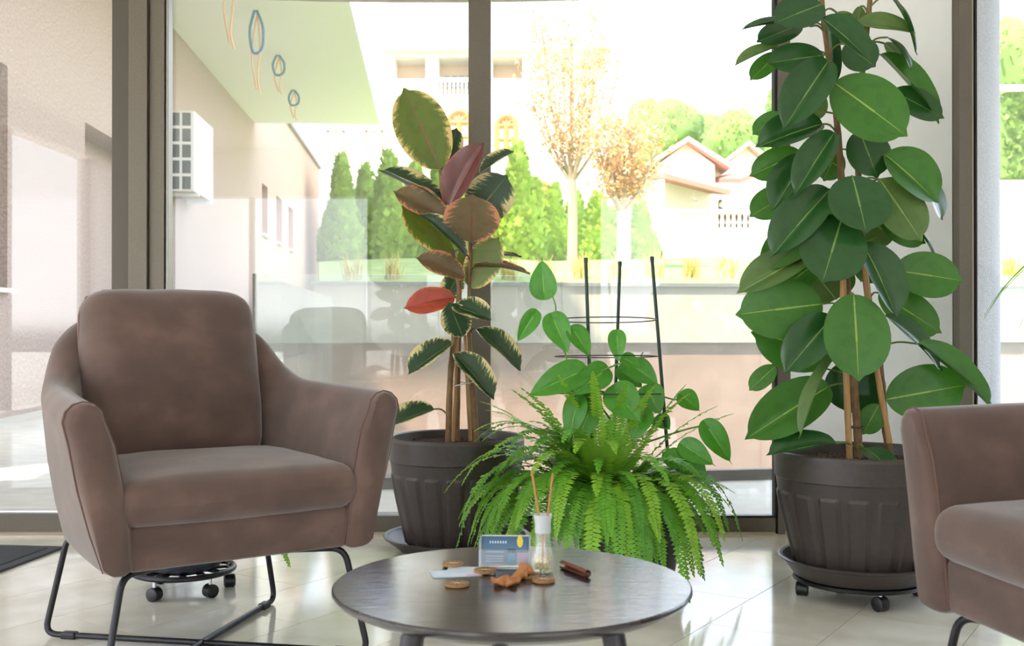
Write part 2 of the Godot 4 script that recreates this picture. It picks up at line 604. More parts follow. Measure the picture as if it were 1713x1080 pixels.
func build_room() -> void:
	var poly := PackedVector2Array()
	for p in ROOM:
		poly.append(Vector2(p[0], p[1]))
	var fl := structure("floor")
	var b := nb()
	prism(b, PackedVector2Array([Vector2(-4.4, -3.2), Vector2(3.6, -3.2), Vector2(3.6, 3.55), Vector2(1.5, 3.55), Vector2(1.13, 4.27), Vector2(-4.4, 4.27)]), -0.25, -0.003)
	part(fl, "screed", b, M.grout, 20.0)
	# tiles 305 x 610 in running bond, turned with the room's diagonal
	var th := deg_to_rad(56.5)
	var along := Vector2(cos(th), sin(th))
	var across := Vector2(sin(th), -cos(th))
	var sill := Geometry2D.offset_polygon(poly, -0.0)[0]
	var far := nb()
	var count := 0
	for row in range(-24, 26):
		var u0 := -2.69 + 0.307 * row
		for col in range(-16, 18):
			var n0 := 1.79 + 0.614 * col + (0.307 if absi(row) % 2 == 1 else 0.0)
			var q := PackedVector2Array()
			for c in [[0.001, 0.001], [0.306, 0.001], [0.306, 0.613], [0.001, 0.613]]:
				q.append(across * (u0 + c[0]) + along * (n0 + c[1]))
			for piece in Geometry2D.intersect_polygons(q, sill):
				if piece.size() < 3:
					continue
				var ctr := Vector2.ZERO
				for p in piece:
					ctr += p
				ctr /= piece.size()
				if ctr.y > 1.0 and absf(ctr.x) < 0.55 * ctr.y + 0.4 and count < 280:
					var t := nb()
					prism(t, piece, -0.012, 0.0)
					part(fl, "tile", t, M.tile if rng.randf() < 0.6 else M.tile_b, 20.0)
					count += 1
				else:
					prism(far, piece, -0.012, 0.0)
	var rest := part(fl, "tiles_beyond", far, M.tile, 20.0)
	rest.set_meta("kind", "stuff")
	# ceiling and roof slab
	var ce := structure("ceiling")
	b = nb()
	prism(b, PackedVector2Array([Vector2(-4.4, -3.2), Vector2(3.6, -3.2), Vector2(3.6, 3.6), Vector2(1.55, 3.6), Vector2(1.2, 4.27), Vector2(-4.4, 4.27)]), 2.72, 3.1)
	part(ce, "ceiling_slab", b, M.ceiling, 20.0)
	# walls
	var w := structure("wall_left")
	for s in [[-3.2, -2.4, 0.0, 2.72], [-2.4, 2.8, 0.0, 0.1], [-2.4, 2.8, 2.5, 2.72], [2.8, 4.3, 0.0, 2.72]]:
		box_part(w, "wall_panel", Vector3(-4.3, (s[2] + s[3]) / 2, -(s[0] + s[1]) / 2), Vector3(0.2, s[3] - s[2], s[1] - s[0]), M.wall, 0.001)
	var wl := structure("window_7")
	for d in [-2.37, -0.67, 1.07, 2.77]:
		box_part(wl, "mullion", Vector3(-4.3, 1.3, -d), Vector3(0.08, 2.4, 0.06), M.frame, 0.002)
	box_part(wl, "pane", Vector3(-4.3, 1.3, -0.2), Vector3(0.006, 2.4, 5.2), M.glass, 0.001)
	w = structure("wall_right")
	box_part(w, "wall_panel", Vector3(3.5, 1.36, -0.2), Vector3(0.2, 2.72, 6.6), M.wall)
	w = structure("wall_back")
	# two window openings, sill 0.1, head 2.2
	for s in [[-4.2, -4.1, 0.0, 2.72], [-4.1, -1.5, 0.0, 0.1], [-4.1, -1.5, 2.2, 2.72], [-1.5, 0.9, 0.0, 2.72], [0.9, 3.3, 0.0, 0.1], [0.9, 3.3, 2.2, 2.72], [3.3, 3.4, 0.0, 2.72]]:
		box_part(w, "wall_panel", Vector3((s[0] + s[1]) / 2, (s[2] + s[3]) / 2, 3.1), Vector3(s[1] - s[0], s[3] - s[2], 0.2), M.wall, 0.001)
	# return wall beside the tall rubber plant
	w = structure("wall_return")
	b = nb()
	prism(b, PackedVector2Array([Vector2(1.075, 4.156), Vector2(1.43, 3.47), Vector2(1.52, 3.52), Vector2(1.165, 4.206)]), 0.0, 2.72)
	part(w, "wall_panel", b, M.wall, 20.0)
	var bs := structure("baseboard_return")
	b = nb()
	prism(b, PackedVector2Array([Vector2(1.058, 4.148), Vector2(1.075, 4.156), Vector2(1.43, 3.475), Vector2(1.413, 3.468)]), 0.0, 0.085)
	part(bs, "skirting_board", b, M.skirting, 20.0)

func vbar(parent: Node, called: String, x0: float, x1: float, d: float, depth: float, y0: float, y1: float, m: Material) -> void:
	box_part(parent, called, Vector3((x0 + x1) / 2, (y0 + y1) / 2, -d), Vector3(x1 - x0, y1 - y0, depth), m, 0.002)

func build_windows() -> void:
	var d := 4.2
	var top := 2.6
	# sliding door on the left
	var w := structure("window_1")
	vbar(w, "mullion", -1.56, -1.487, d + 0.01, 0.10, 0.0, top, M.frame_dark)
	vbar(w, "mullion", -1.485, -1.413, d - 0.01, 0.12, 0.0, top, M.frame)
	vbar(w, "mullion", -1.411, -1.352, d, 0.10, 0.0, top, M.frame)
	vbar(w, "gasket", -1.352, -1.347, d, 0.08, 0.0, top, M.gasket)
	vbar(w, "edge_strip", -1.347, -1.337, d - 0.02, 0.05, 0.0, top, M.edge_strip)
	vbar(w, "bottom_rail", -4.2, -1.56, d, 0.09, 0.0, 0.078, M.frame)
	vbar(w, "top_rail", -4.2, -1.337, d, 0.09, top, 2.72, M.frame)
	vbar(w, "glazing_bead", -4.2, -1.56, d - 0.035, 0.02, 0.078, 0.09, M.steel)
	vbar(w, "pane", -4.2, -1.56, d, 0.006, 0.078, top, M.glass)
	w = structure("window_2")
	vbar(w, "bottom_rail", -1.337, -0.168, d, 0.09, 0.0, 0.07, M.frame)
	vbar(w, "mullion", -0.168, -0.082, d - 0.02, 0.14, 0.0, top, M.frame)
	vbar(w, "pane", -1.337, -0.168, d, 0.006, 0.07, top, M.glass)
	vbar(w, "top_rail", -1.337, -0.082, d, 0.09, top, 2.72, M.frame)
	w = structure("window_3")
	vbar(w, "bottom_rail", -0.082, 1.03, d, 0.09, 0.0, 0.062, M.frame)
	vbar(w, "glazing_bead", -0.082, 1.02, d - 0.04, 0.012, 0.062, 0.07, M.gasket)
	vbar(w, "pane", -0.082, 1.03, d, 0.006, 0.062, top, M.glass)
	vbar(w, "gasket", 1.022, 1.032, d - 0.02, 0.05, 0.0, top, M.gasket)
	vbar(w, "mullion", 1.032, 1.085, d - 0.01, 0.09, 0.0, top, M.frame)
	vbar(w, "top_rail", -0.082, 1.085, d, 0.09, top, 2.72, M.frame)
	# window beyond the return wall
	w = structure("window_4")
	var e := 3.47
	vbar(w, "mullion", 1.432, 1.475, e, 0.10, 0.0, 2.72, M.frame)
	vbar(w, "mullion", 1.477, 1.493, e + 0.01, 0.06, 0.0, 2.72, M.skirting)
	vbar(w, "gasket", 1.493, 1.5, e, 0.06, 0.0, 2.72, M.gasket)
	vbar(w, "bottom_rail", 1.5, 3.4, e, 0.08, 0.0, 0.07, M.frame)
	vbar(w, "top_rail", 1.5, 3.4, e, 0.08, top, 2.72, M.frame)
	vbar(w, "pane", 1.5, 3.4, e, 0.006, 0.07, top, M.glass)
	# windows behind the camera
	w = structure("window_5")
	for x in [-4.1, -2.82, -1.55]:
		vbar(w, "mullion", x, x + 0.05, -3.08, 0.08, 0.1, 2.2, M.frame)
	vbar(w, "bottom_rail", -4.05, -1.55, -3.08, 0.08, 0.1, 0.16, M.frame)
	vbar(w, "pane", -4.05, -1.55, -3.08, 0.006, 0.16, 2.2, M.glass)
	w = structure("window_6")
	for x in [0.9, 2.07, 3.25]:
		vbar(w, "mullion", x, x + 0.05, -3.08, 0.08, 0.1, 2.2, M.frame)
	vbar(w, "bottom_rail", 0.95, 3.25, -3.08, 0.08, 0.1, 0.16, M.frame)
	vbar(w, "pane", 0.95, 3.25, -3.08, 0.006, 0.16, 2.2, M.glass)
	# stone sill strip along the facade
	var s := structure("trim_1")
	box_part(s, "sill_strip", Vector3(-1.58, 0.001, -4.12), Vector3(5.2, 0.012, 0.075), M.skirting, 0.002)

# ---------------------------------------------------------------- outside, near
func build_terrace() -> void:
	var t := structure("terrace")
	var b := nb()
	prism(b, PackedVector2Array([Vector2(-9, 4.3), Vector2(7, 4.3), Vector2(7, 6.92), Vector2(-1.33, 5.54), Vector2(-1.69, 10.23), Vector2(-7.2, 40), Vector2(-12, 40)]), -0.3, -0.05)
	part(t, "paving", b, M.paving, 20.0)
	var g := structure("ground_behind")
	b = nb()
	prism(b, PackedVector2Array([Vector2(-30, -40), Vector2(30, -40), Vector2(30, 4.2), Vector2(-30, 4.2)]), -0.6, -0.3)
	part(g, "paving", b, M.paving, 20.0)
	# light well beyond the glass balustrade
	var p := structure("wall_lightwell")
	b = nb()
	prism(b, PackedVector2Array([Vector2(-2.2, 5.3), Vector2(8, 6.6), Vector2(8, 12), Vector2(-2.2, 11)]), -2.6, -2.4)
	part(p, "well_floor", b, M.paving, 20.0)
	b = nb()
	prism(b, PackedVector2Array([Vector2(-1.86, 10.1), Vector2(8, 11.2), Vector2(8, 11.5), Vector2(-1.86, 10.4)]), -2.4, 0.655)
	part(p, "lower_wall", b, M.tan, 20.0)
	b = nb()
	prism(b, PackedVector2Array([Vector2(-1.86, 10.04), Vector2(8, 11.14), Vector2(8, 11.5), Vector2(-1.86, 10.4)]), 0.655, 1.2)
	part(p, "upper_band", b, M.concrete, 20.0)
	b = nb()
	prism(b, PackedVector2Array([Vector2(-1.88, 10.0), Vector2(8, 11.1), Vector2(8, 11.55), Vector2(-1.88, 10.45)]), 1.2, 1.235)
	part(p, "coping", b, M.coping, 20.0)
	b = nb()
	prism(b, PackedVector2Array([Vector2(-1.40, 5.56), Vector2(-1.34, 5.56), Vector2(-1.70, 10.2), Vector2(-1.76, 10.2)]), -2.4, -0.06)
	part(p, "side_wall", b, M.tan, 20.0)
	b = nb()
	prism(b, PackedVector2Array([Vector2(-1.33, 5.56), Vector2(7, 6.94), Vector2(7, 7.0), Vector2(-1.33, 5.62)]), -2.4, -0.06)
	part(p, "front_wall", b, M.tan, 20.0)
	# glass balustrade: front run and side run
	var gl := thing("glass_balustrade", "frameless clear glass balustrade on a dark base rail around the sunken court", "balustrade")
	var a := Vector2(-1.33, 5.54)
	var dir := (Vector2(2.92, 6.25) - a).normalized()
	var x := 0.0
	while x < 8.2:
		var l := 1.38
		var c := a + dir * (x + l / 2)
		box_part(gl, "glass_panel", Vector3(c.x, 0.52, -c.y), Vector3(l - 0.008, 1.12, 0.017), M.rail_glass, 0.002, atan2(dir.y, dir.x))
		x += l
	var cr := a + dir * 4.14
	box_part(gl, "base_rail", Vector3(cr.x, -0.02, -cr.y), Vector3(8.28, 0.06, 0.05), M.frame_dark, 0.003, atan2(dir.y, dir.x))
	var sd := (Vector2(-1.69, 10.23) - a).normalized()
	x = 0.02
	for k in 6:
		var l := 0.842 if k < 5 else 0.46
		var c := a + sd * (x + l / 2)
		box_part(gl, "glass_panel", Vector3(c.x, 0.52, -c.y), Vector3(l - 0.012, 1.12, 0.017), M.rail_glass, 0.002, atan2(sd.y, sd.x))
		x += l
	box_part(gl, "corner_profile", Vector3(a.x - 0.005, 0.52, -a.y), Vector3(0.016, 1.12, 0.03), M.frame_dark, 0.002)
	# canopy with a curved edge above the terrace
	var cn := structure("canopy")
	var poly := PackedVector2Array([Vector2(3.6, 4.27), Vector2(-4.4, 4.27)])
	for k in 17:
		var xx := -4.4 + 8.0 * k / 16.0
		poly.append(Vector2(xx, 7.95 - 0.045 * pow(xx + 0.6, 2.0)))
	b = nb()
	prism(b, poly, 3.22, 3.45)
	part(cn, "canopy_slab", b, M.concrete, 20.0)
	var us := structure("upper_floors")
	box_part(us, "wall_block", Vector3(-0.4, 6.5, -0.5), Vector3(8.0, 6.6, 7.4), M.plaster, 0.01)
	# round rendered column outside the right-hand window
	var col := structure("column")
	b = nb()
	lathe(b, [Vector2(0.18, -0.05), Vector2(0.18, 3.2)], 36)
	var cm := part(col, "column_shaft", b, M.render_grey, 60.0)
	cm.position = Vector3(1.632, 0, -4.0)

func lat(l: float, d: float, y := 0.0) -> Vector3:
	# point beside the neighbouring wall: l metres across its line, d metres deep
	return Vector3(l - 0.0773 * d, y, -d)

func build_left_building() -> void:
	var w := structure("wall_neighbour")
	var turn := atan(0.0773)
	# wall pieces between the recesses (depth ranges), thickness 0.5
	for s in [[5.0, 9.0, -0.1, 6.6], [9.0, 10.15, -0.1, 1.16], [9.0, 10.15, 3.29, 6.6], [10.15, 12.43, -0.1, 6.6], [12.43, 15.2, 3.2, 6.6], [15.2, 25.6, -0.1, 6.6], [25.6, 26.5, -0.1, 3.06], [25.6, 26.5, 4.28, 6.6], [26.5, 28.0, -0.1, 6.6], [28.0, 29.1, -0.1, 3.06], [28.0, 29.1, 4.28, 6.6], [29.1, 30.4, -0.1, 6.6], [30.4, 31.5, -0.1, 3.06], [30.4, 31.5, 4.28, 6.6], [31.5, 39.0, -0.1, 6.6]]:
		var c := lat(-4.27, (s[0] + s[1]) / 2, (s[2] + s[3]) / 2)
		box_part(w, "wall_panel", c, Vector3(0.5, s[3] - s[2], (s[1] - s[0]) * 1.003), M.plaster, 0.001, turn)
	box_part(w, "recess_back", lat(-4.38, 9.6, 2.2), Vector3(0.1, 2.2, 1.2), M.plaster, 0.001, turn)
	box_part(w, "recess_back", lat(-4.45, 13.8, 1.6), Vector3(0.1, 3.3, 2.8), M.plaster, 0.001, turn)
	for d in [26.05, 28.55, 30.95]:
		var f := box_part(w, "small_window", lat(-4.25, d, 3.67), Vector3(0.1, 1.22, 1.0), M.red_wood, 0.001, turn)
		box_part(f, "sill", Vector3(0.24, -0.63, 0), Vector3(0.12, 0.05, 1.0), M.white_metal, 0.002)
	box_part(w, "roof_gutter", lat(-3.98, 31.8, 6.62), Vector3(0.12, 0.12, 14.2), M.coping, 0.01, turn)
	box_part(w, "sill", lat(-3.98, 9.6, 1.15), Vector3(0.1, 0.04, 1.15), M.white_metal, 0.002, turn)
	var s := structure("soffit")
	box_part(s, "soffit_slab", lat(-2.59, 16.0, 5.65), Vector3(2.87, 0.3, 17.3), M.soffit, 0.002, turn)
	# outdoor unit on the wall
	var ac := thing("air_conditioner", "white outdoor air conditioning unit on the plaster wall", "air conditioner", lat(-3.62, 17.15, 2.9), turn)
	box_part(ac, "casing", Vector3(-0.2, 0.62, 0), Vector3(0.4, 1.24, 1.42), M.white_metal, 0.02)
	for c in 2:
		for r in 5:
			box_part(ac, "grille_panel", Vector3(-0.29 + 0.17 * c, 0.13 + 0.245 * r, 0.705), Vector3(0.13, 0.2, 0.02), M.grille, 0.004)
	for y in [0.34, 0.92]:
		var b := nb()
		for k in 3:
			var ring := []
			for j in 33:
				ring.append(Vector3(0.004, y + (0.26 - 0.08 * k) * sin(TAU * j / 32.0), (0.26 - 0.08 * k) * cos(TAU * j / 32.0)))
			tube(b, ring, 0.009, 5)
		part(ac, "fan_guard", b, M.white_metal)
	for z in [-0.5, 0.5]:
		box_part(ac, "bracket", Vector3(-0.2, -0.03, z), Vector3(0.46, 0.05, 0.05), M.white_metal, 0.004)
	# lamp cables left hanging from the soffit
	for c in [[13.6, -2.55, 1.15, 0], [15.8, -2.56, 1.25, 1], [18.4, -2.6, 0.68, 1], [21.1, -2.68, 0.6, 1]]:
		var k := thing("hanging_cable", "loose blue and orange lamp cable hanging from the white soffit" if c[3] == 1 else "pair of bare orange lamp wires hanging from the white soffit", "cable", lat(c[1], c[0], 5.5), turn, "lamp cables under the soffit")
		var l: float = c[2]
		var b := nb()
		tube(b, smooth([Vector3(0, 0, 0), Vector3(0.05, -l * 0.4, 0), Vector3(0.02, -l * 0.8, 0.02), Vector3(0.06, -l, 0)], 5), 0.012, 5)
		tube(b, smooth([Vector3(0.02, 0, 0), Vector3(-0.07, -l * 0.5, 0), Vector3(0.0, -l * 0.93, 0)], 5), 0.012, 5)
		part(k, "orange_wire", b, M.cable_orange)
		if c[3] == 1:
			b = nb()
			tube(b, smooth([Vector3(-0.03, 0, 0), Vector3(-0.1, -l * 0.25, 0), Vector3(-0.05, -l * 0.5, 0), Vector3(0.08, -l * 0.45, 0), Vector3(0.09, -l * 0.2, 0), Vector3(0.0, 0.0, 0)], 5), 0.022, 6)
			part(k, "blue_wire", b, M.cable_blue)

# ---------------------------------------------------------------- garden
func ground_y(x: float, d: float) -> float:
	return 1.2 + clampf((d - 10.4) * 0.115, 0.0, 0.68) + 0.02 * maxf(0.0, d - 18.0) + 0.04 * sin(x * 1.7) * sin(d * 1.1)

func build_garden() -> void:
	var g := structure("garden_ground")
	var b := nb()
	var rows := []
	for r in 26:
		var d := 10.3 + pow(r / 25.0, 1.6) * 70.0
		var x0 := -1.86 - (d - 10.3) * 0.182
		if d > 39.0:
			x0 = -7.2 - (d - 39.0) * 0.6
		var row := PackedVector3Array()
		for k in 21:
			var x := x0 + (46.0 - x0) * k / 20.0 * (0.35 + 0.65 * r / 25.0)
			row.append(Vector3(x, ground_y(x, d + (0.1 if r == 0 else 0.0)), -d - 0.12 * x if r == 0 else -d))
		rows.append(row)
	loft(b, rows, false, false)
	part(g, "lawn", b, M.grass, 80.0)
	# flat sprays for the evergreens
	var spray := nb()
	for k in 5:
		var a := -0.9 + 0.45 * k
		var tip := Vector3(sin(a) * 0.06, cos(a) * 0.1, 0.01 * (k % 2))
		var n := Vector3(cos(a), -sin(a), 0) * 0.014
		var v0: int = spray.v.size()
		for p in [Vector3.ZERO, tip * 0.5 + n, tip, tip * 0.5 - n]:
			spray.v.append(p)
			spray.u.append(Vector2.ZERO)
		spray.i.append_array(PackedInt32Array([v0, v0 + 1, v0 + 2, v0, v0 + 2, v0 + 3]))
	var spray_mesh := finish(spray, 20.0)
	# clipped conifers in a row
	var k := 0
	for t in [[572, 250, 78, 16.6, "tall conifer at the end of the hedge beside the pale house wall"], [650, 246, 104, 17.0, "broad conifer in the hedge below the two small red-framed windows"], [735, 262, 96, 17.4, "conifer in the hedge behind the variegated rubber plant"], [866, 226, 96, 16.4, "pointed conifer in front of the arched orange door"], [926, 300, 74, 17.6, "conifer between the pointed one and the bare flowering tree"], [1000, 318, 96, 17.8, "low conifer between the two flowering trees"], [1072, 330, 66, 18.4, "conifer at the hedge end next to the villa wall"], [612, 268, 84, 18.6, "conifer behind the gap between the two conifers nearest the pale house wall"], [694, 262, 84, 18.8, "conifer in the back row of the hedge behind the top leaf"], [786, 290, 80, 18.9, "conifer in the back row beside the window mullion"], [896, 290, 70, 19.2, "conifer in the back row right of the pointed conifer"], [962, 318, 84, 19.4, "conifer in the back row behind the taller flowering tree"], [1036, 330, 84, 19.6, "conifer in the back row behind the smaller flowering tree"]]:
		conifer(t[0], t[1], t[2], t[3], t[4], spray_mesh, 100 + k)
		k += 1
	# two flowering street trees
	blossom_tree(957, 424, 300, -8, 88, 14.2, "taller flowering tree with a bare trunk and orange-pink crown", 5)
	blossom_tree(1040, 452, 352, 172, 66, 13.2, "smaller flowering tree with a whitewashed trunk", 6)
	var post := thing("garden_post", "thin white post beside the smaller flowering tree", "post", at(1051, 446, 13.6))
	b = nb()
	tube(b, [Vector3(0, -0.2, 0), Vector3(0, 0.85, 0)], 0.03, 8)
	part(post, "pole", b, M.limewash)
	# grass tufts along the wall top
	var tufts := [590, 656, 852, 912, 972, 1032, 1094, 1156, 1216, 1274, 1692]
	for px in tufts:
		var d: float = 10.75 + rng.randf() * 0.5 + (px - 540) * 0.0008
		var where := at(px, 470, d)
		where.y = ground_y(where.x, d) - 0.02
		var o := thing("ornamental_grass", "tuft of straw-yellow ornamental grass on top of the retaining wall", "grass", where, rng.randf() * TAU, "ornamental grasses along the wall top")
		b = nb()
		for j in 70:
			var az := rng.randf() * TAU
			var l := rng.randf_range(0.2, 0.38)
			var lean := rng.randf_range(0.1, 0.75)
			var o0 := Vector3(rng.randf_range(-0.09, 0.09), 0, rng.randf_range(-0.07, 0.07))
			var dv := Vector3(cos(az), 0, sin(az))
			var p1 := o0 + dv * l * lean * 0.35 + Vector3.UP * l * 0.62
			var p2 := o0 + dv * l * lean + Vector3.UP * l * (1.0 - 0.3 * lean)
			var n := Vector3(-dv.z, 0, dv.x) * 0.005
			var v0: int = b.v.size()
			for p in [o0 - n, o0 + n, p1 - n * 0.8, p1 + n * 0.8, p2]:
				b.v.append(p)
				b.u.append(Vector2.ZERO)
			b.i.append_array(PackedInt32Array([v0, v0 + 2, v0 + 1, v0 + 1, v0 + 2, v0 + 3, v0 + 2, v0 + 4, v0 + 3]))
		part(o, "blades", b, M.straw, 20.0)
	build_house()
	build_villa()
	# wooded hillside far behind
	var h := structure("hillside")
	b = nb()
	rows = []
	for r in 8:
		var row := PackedVector3Array()
		for c in 24:
			var x := -20.0 + 90.0 * c / 23.0
			var hh := 3.0 + (15.0 + 4.0 * sin(x * 0.12 + 1.0)) * pow(r / 7.0, 0.8) * smoothstep(-6.0, 22.0, x)
			row.append(Vector3(x, hh - 1.0, -72.0 - r * 8.0))
		rows.append(row)
	loft(b, rows, false, false)
	part(h, "slope", b, M.far_green, 80.0)
	for j in 12:
		var px := 1062.0 + 270.0 * fmod(j * 0.618, 1.0)
		var py := 275.0 - 105.0 * fmod(j * 0.37, 1.0) * (0.6 + 0.4 * fmod(j * 0.618, 1.0))
		far_tree(px, py, 72.0 + 5.0 * j, rng.randf_range(1.8, 2.4), j)
	# beyond the right-hand window
	far_tree(1682, 128, 34.0, 1.5, 40)
	var hd := thing("ivy_wall", "clipped green hedge with a pale coping seen past the grey column", "hedge", at(1700, 305, 22.0))
	b = nb()
	rbox(b, Vector3(0.9, 0.88, 0), Vector3(2.6, 1.75, 0.6), 0.1, Basis(), 6)
	part(hd, "hedge_body", b, M.far_green)
	var mm := scatter_on(spray_mesh, 900, func(i):
		return Transform3D(Basis.from_euler(Vector3(rng.randf_range(-1, 1), rng.randf() * TAU, rng.randf_range(-1, 1))).scaled(Vector3.ONE * rng.randf_range(1.0, 2.0)), Vector3(rng.randf_range(-0.4, 2.2), rng.randf_range(0.0, 1.78), rng.randf_range(0.28, 0.36))))
	var mi := MultiMeshInstance3D.new()
	mi.name = "foliage"
	mi.multimesh = mm
	mi.material_override = M.far_leaf
	mi.set_meta("kind", "stuff")
	hd.add_child(mi)
	box_part(hd, "coping", Vector3(0.9, 1.86, 0), Vector3(2.8, 0.14, 0.8), M.limewash, 0.02)
	var rw := structure("wall_garden")
	box_part(rw, "wall_panel", at(1700, 370, 20.0) + Vector3(0.9, 0, 0), Vector3(2.8, 1.5, 0.3), M.house, 0.01)

func scatter_on(mesh: Mesh, n: int, where: Callable) -> MultiMesh:
	var mm := MultiMesh.new()
	mm.transform_format = MultiMesh.TRANSFORM_3D
	mm.mesh = mesh
	mm.instance_count = n
	for k in n:
		mm.set_instance_transform(k, where.call(k))
	return mm

func conifer(px: float, py_top: float, wpx: float, d: float, label: String, spray: Mesh, sd: int) -> void:
	var top := at(px, py_top, d)
	var gy := ground_y(top.x, d) - 0.05
	var h := top.y - gy
	var rad := wpx * 0.46 * d / F
	var o := thing("conifer", label, "tree", Vector3(top.x, gy, -d), 0.0, "clipped conifers of the hedge")
	var n := FastNoiseLite.new()
	n.seed = sd
	n.frequency = 1.6
	var b := nb()
	var rings := []
	var prof := func(t: float) -> float:
		return rad * (0.62 + 0.38 * sin(PI * minf(t * 1.6 + 0.15, 1.0))) * pow(maxf(1.0 - t, 0.0), 0.5) * 1.15
	for r in 15:
		var t := r / 14.0
		var ring := PackedVector3Array()
		for k in 20:
			var a := TAU * k / 20.0
			var q := Vector3(cos(a), 0, sin(a))
			var rr: float = prof.call(t) * 0.88 * (1.0 + 0.25 * n.get_noise_3d(q.x * 1.2, t * h * 1.5, q.z * 1.2)) + 0.01
			ring.append(q * rr + Vector3(0, t * h * 0.97, 0))
		rings.append(ring)
	loft(b, rings)
	part(o, "crown", b, M.thuja, 70.0)
	var mm := scatter_on(spray, 2600, func(i):
		var t := 1.0 - sqrt(rng.randf())
		var a := rng.randf() * TAU
		var q := Vector3(cos(a), 0, sin(a))
		var rr: float = prof.call(t) * rng.randf_range(0.84, 1.04) * (1.0 + 0.25 * n.get_noise_3d(q.x * 1.2, t * h * 1.5, q.z * 1.2))
		var bs := Basis(Vector3.UP, -a + PI / 2 + rng.randf_range(-0.7, 0.7)) * Basis(Vector3.RIGHT, rng.randf_range(-0.2, 0.8))
		return Transform3D(bs.scaled(Vector3.ONE * rng.randf_range(0.8, 1.5)), q * rr + Vector3(0, t * h - 0.05, 0)))
	var mi := MultiMeshInstance3D.new()
	mi.name = "foliage"
	mi.multimesh = mm
	mi.material_override = M.thuja_spray
	mi.set_meta("kind", "stuff")
	o.add_child(mi)

func blossom_tree(px: float, py_base: float, py_fork: float, py_top: float, half_w: float, d: float, label: String, sd: int) -> void:
	var base := at(px, py_base, d)
	var k := d / F
	var o := thing("flowering_tree", label, "tree", base)
	var r := RandomNumberGenerator.new()
	r.seed = sd
	var fork := (py_base - py_fork) * k
	var top := (py_base - py_top) * k
	var b := nb()
	tube(b, [Vector3(0, -0.4, 0), Vector3(0.01, fork * 0.5, 0), Vector3(0, fork, 0)], [0.075, 0.065, 0.06], 10)
	part(o, "trunk", b, M.bark if sd == 5 else M.limewash)
	var pts := []
	b = nb()
	for j in 15:
		var az := TAU * j / 15.0 + r.randf_range(-0.2, 0.2)
		var sp := half_w * k * r.randf_range(0.35, 1.0)
		var hh := fork + (top - fork) * r.randf_range(0.65, 1.0) * (1.1 - 0.35 * sp / (half_w * k))
		var e := Vector3(cos(az) * sp, hh, sin(az) * sp)
		var path := smooth([Vector3(0, fork - 0.05, 0), Vector3(e.x * 0.55, lerpf(fork, hh, 0.35), e.z * 0.55), e], 6)
		var rad := []
		for q in path.size():
			rad.append(lerpf(0.028, 0.005, float(q) / path.size()))
		tube(b, path, rad, 5)
		for q in range(4, path.size()):
			pts.append(path[q])
			for s in 2:
				var tw: Vector3 = path[q] + Vector3(r.randf_range(-1, 1), r.randf_range(0.1, 1.2), r.randf_range(-1, 1)) * 0.24
				tube(b, [path[q], tw], [0.006, 0.002], 4)
				pts.append(tw)
				pts.append(path[q].lerp(tw, 0.5))
	part(o, "branches", b, M.bark)
	var leaf := nb()
	for p in [Vector3.ZERO, Vector3(0.02, 0.03, 0.004), Vector3(0, 0.065, 0), Vector3(-0.02, 0.03, 0.004)]:
		leaf.v.append(p)
		leaf.u.append(Vector2.ZERO)
	leaf.i.append_array(PackedInt32Array([0, 1, 2, 0, 2, 3]))
	var mm := scatter_on(finish(leaf), pts.size() * 6, func(i):
		var p: Vector3 = pts[i % pts.size()]
		return Transform3D(Basis.from_euler(Vector3(r.randf() * TAU, r.randf() * TAU, r.randf() * TAU)).scaled(Vector3.ONE * r.randf_range(0.6, 1.2)), p + Vector3(r.randf_range(-1, 1), r.randf_range(-1, 1), r.randf_range(-1, 1)) * 0.09))
	var mi := MultiMeshInstance3D.new()
	mi.name = "blossom"
	mi.multimesh = mm
	mi.material_override = M.blossom
	mi.set_meta("kind", "stuff")
	o.add_child(mi)

func far_tree(px: float, py: float, d: float, rad: float, sd: int) -> void:
	var c := at(px, py, d)
	var o := thing("hillside_tree" if px < 1600 else "garden_tree", "round leafy tree on the hillside above the villa roofs" if px < 1600 else "leafy tree behind the clipped hedge by the grey column", "tree", c, 0.0, "trees on the hillside" if px < 1600 else "trees behind the hedge")
	var n := FastNoiseLite.new()
	n.seed = sd
	n.frequency = 0.9 / rad
	var b := nb()
	var rings := []
	for r in 11:
		var th := PI * r / 10.0
		var ring := PackedVector3Array()
		for k in 16:
			var a := TAU * k / 16.0
			var q := Vector3(sin(th) * cos(a), -cos(th) * 1.15, sin(th) * sin(a)) * rad
			ring.append(q * (1.0 + 0.35 * n.get_noise_3dv(q)))
		rings.append(ring)
	loft(b, rings)
	tube(b, [Vector3(0, -rad * 2.4, 0), Vector3(0, -rad * 0.8, 0)], 0.12 * rad, 6)
	part(o, "crown", b, M.far_green, 70.0)
	var leaf := nb()
	for p in [Vector3.ZERO, Vector3(0.1, 0.12, 0), Vector3(0, 0.3, 0.03), Vector3(-0.1, 0.12, 0)]:
		leaf.v.append(p)
		leaf.u.append(Vector2.ZERO)
	leaf.i.append_array(PackedInt32Array([0, 1, 2, 0, 2, 3]))
	var mm := scatter_on(finish(leaf), 900, func(i):
		var q := Vector3(rng.randfn(), rng.randfn() * 1.15, rng.randfn()).normalized() * rad
		q *= (1.0 + 0.35 * n.get_noise_3dv(q)) * rng.randf_range(0.9, 1.12)
		return Transform3D(Basis.from_euler(Vector3(rng.randf() * TAU, rng.randf() * TAU, 0)).scaled(Vector3.ONE * rad * 0.4), q))
	var mi := MultiMeshInstance3D.new()
	mi.name = "foliage"
	mi.multimesh = mm
	mi.material_override = M.far_leaf
	mi.set_meta("kind", "stuff")
	o.add_child(mi)

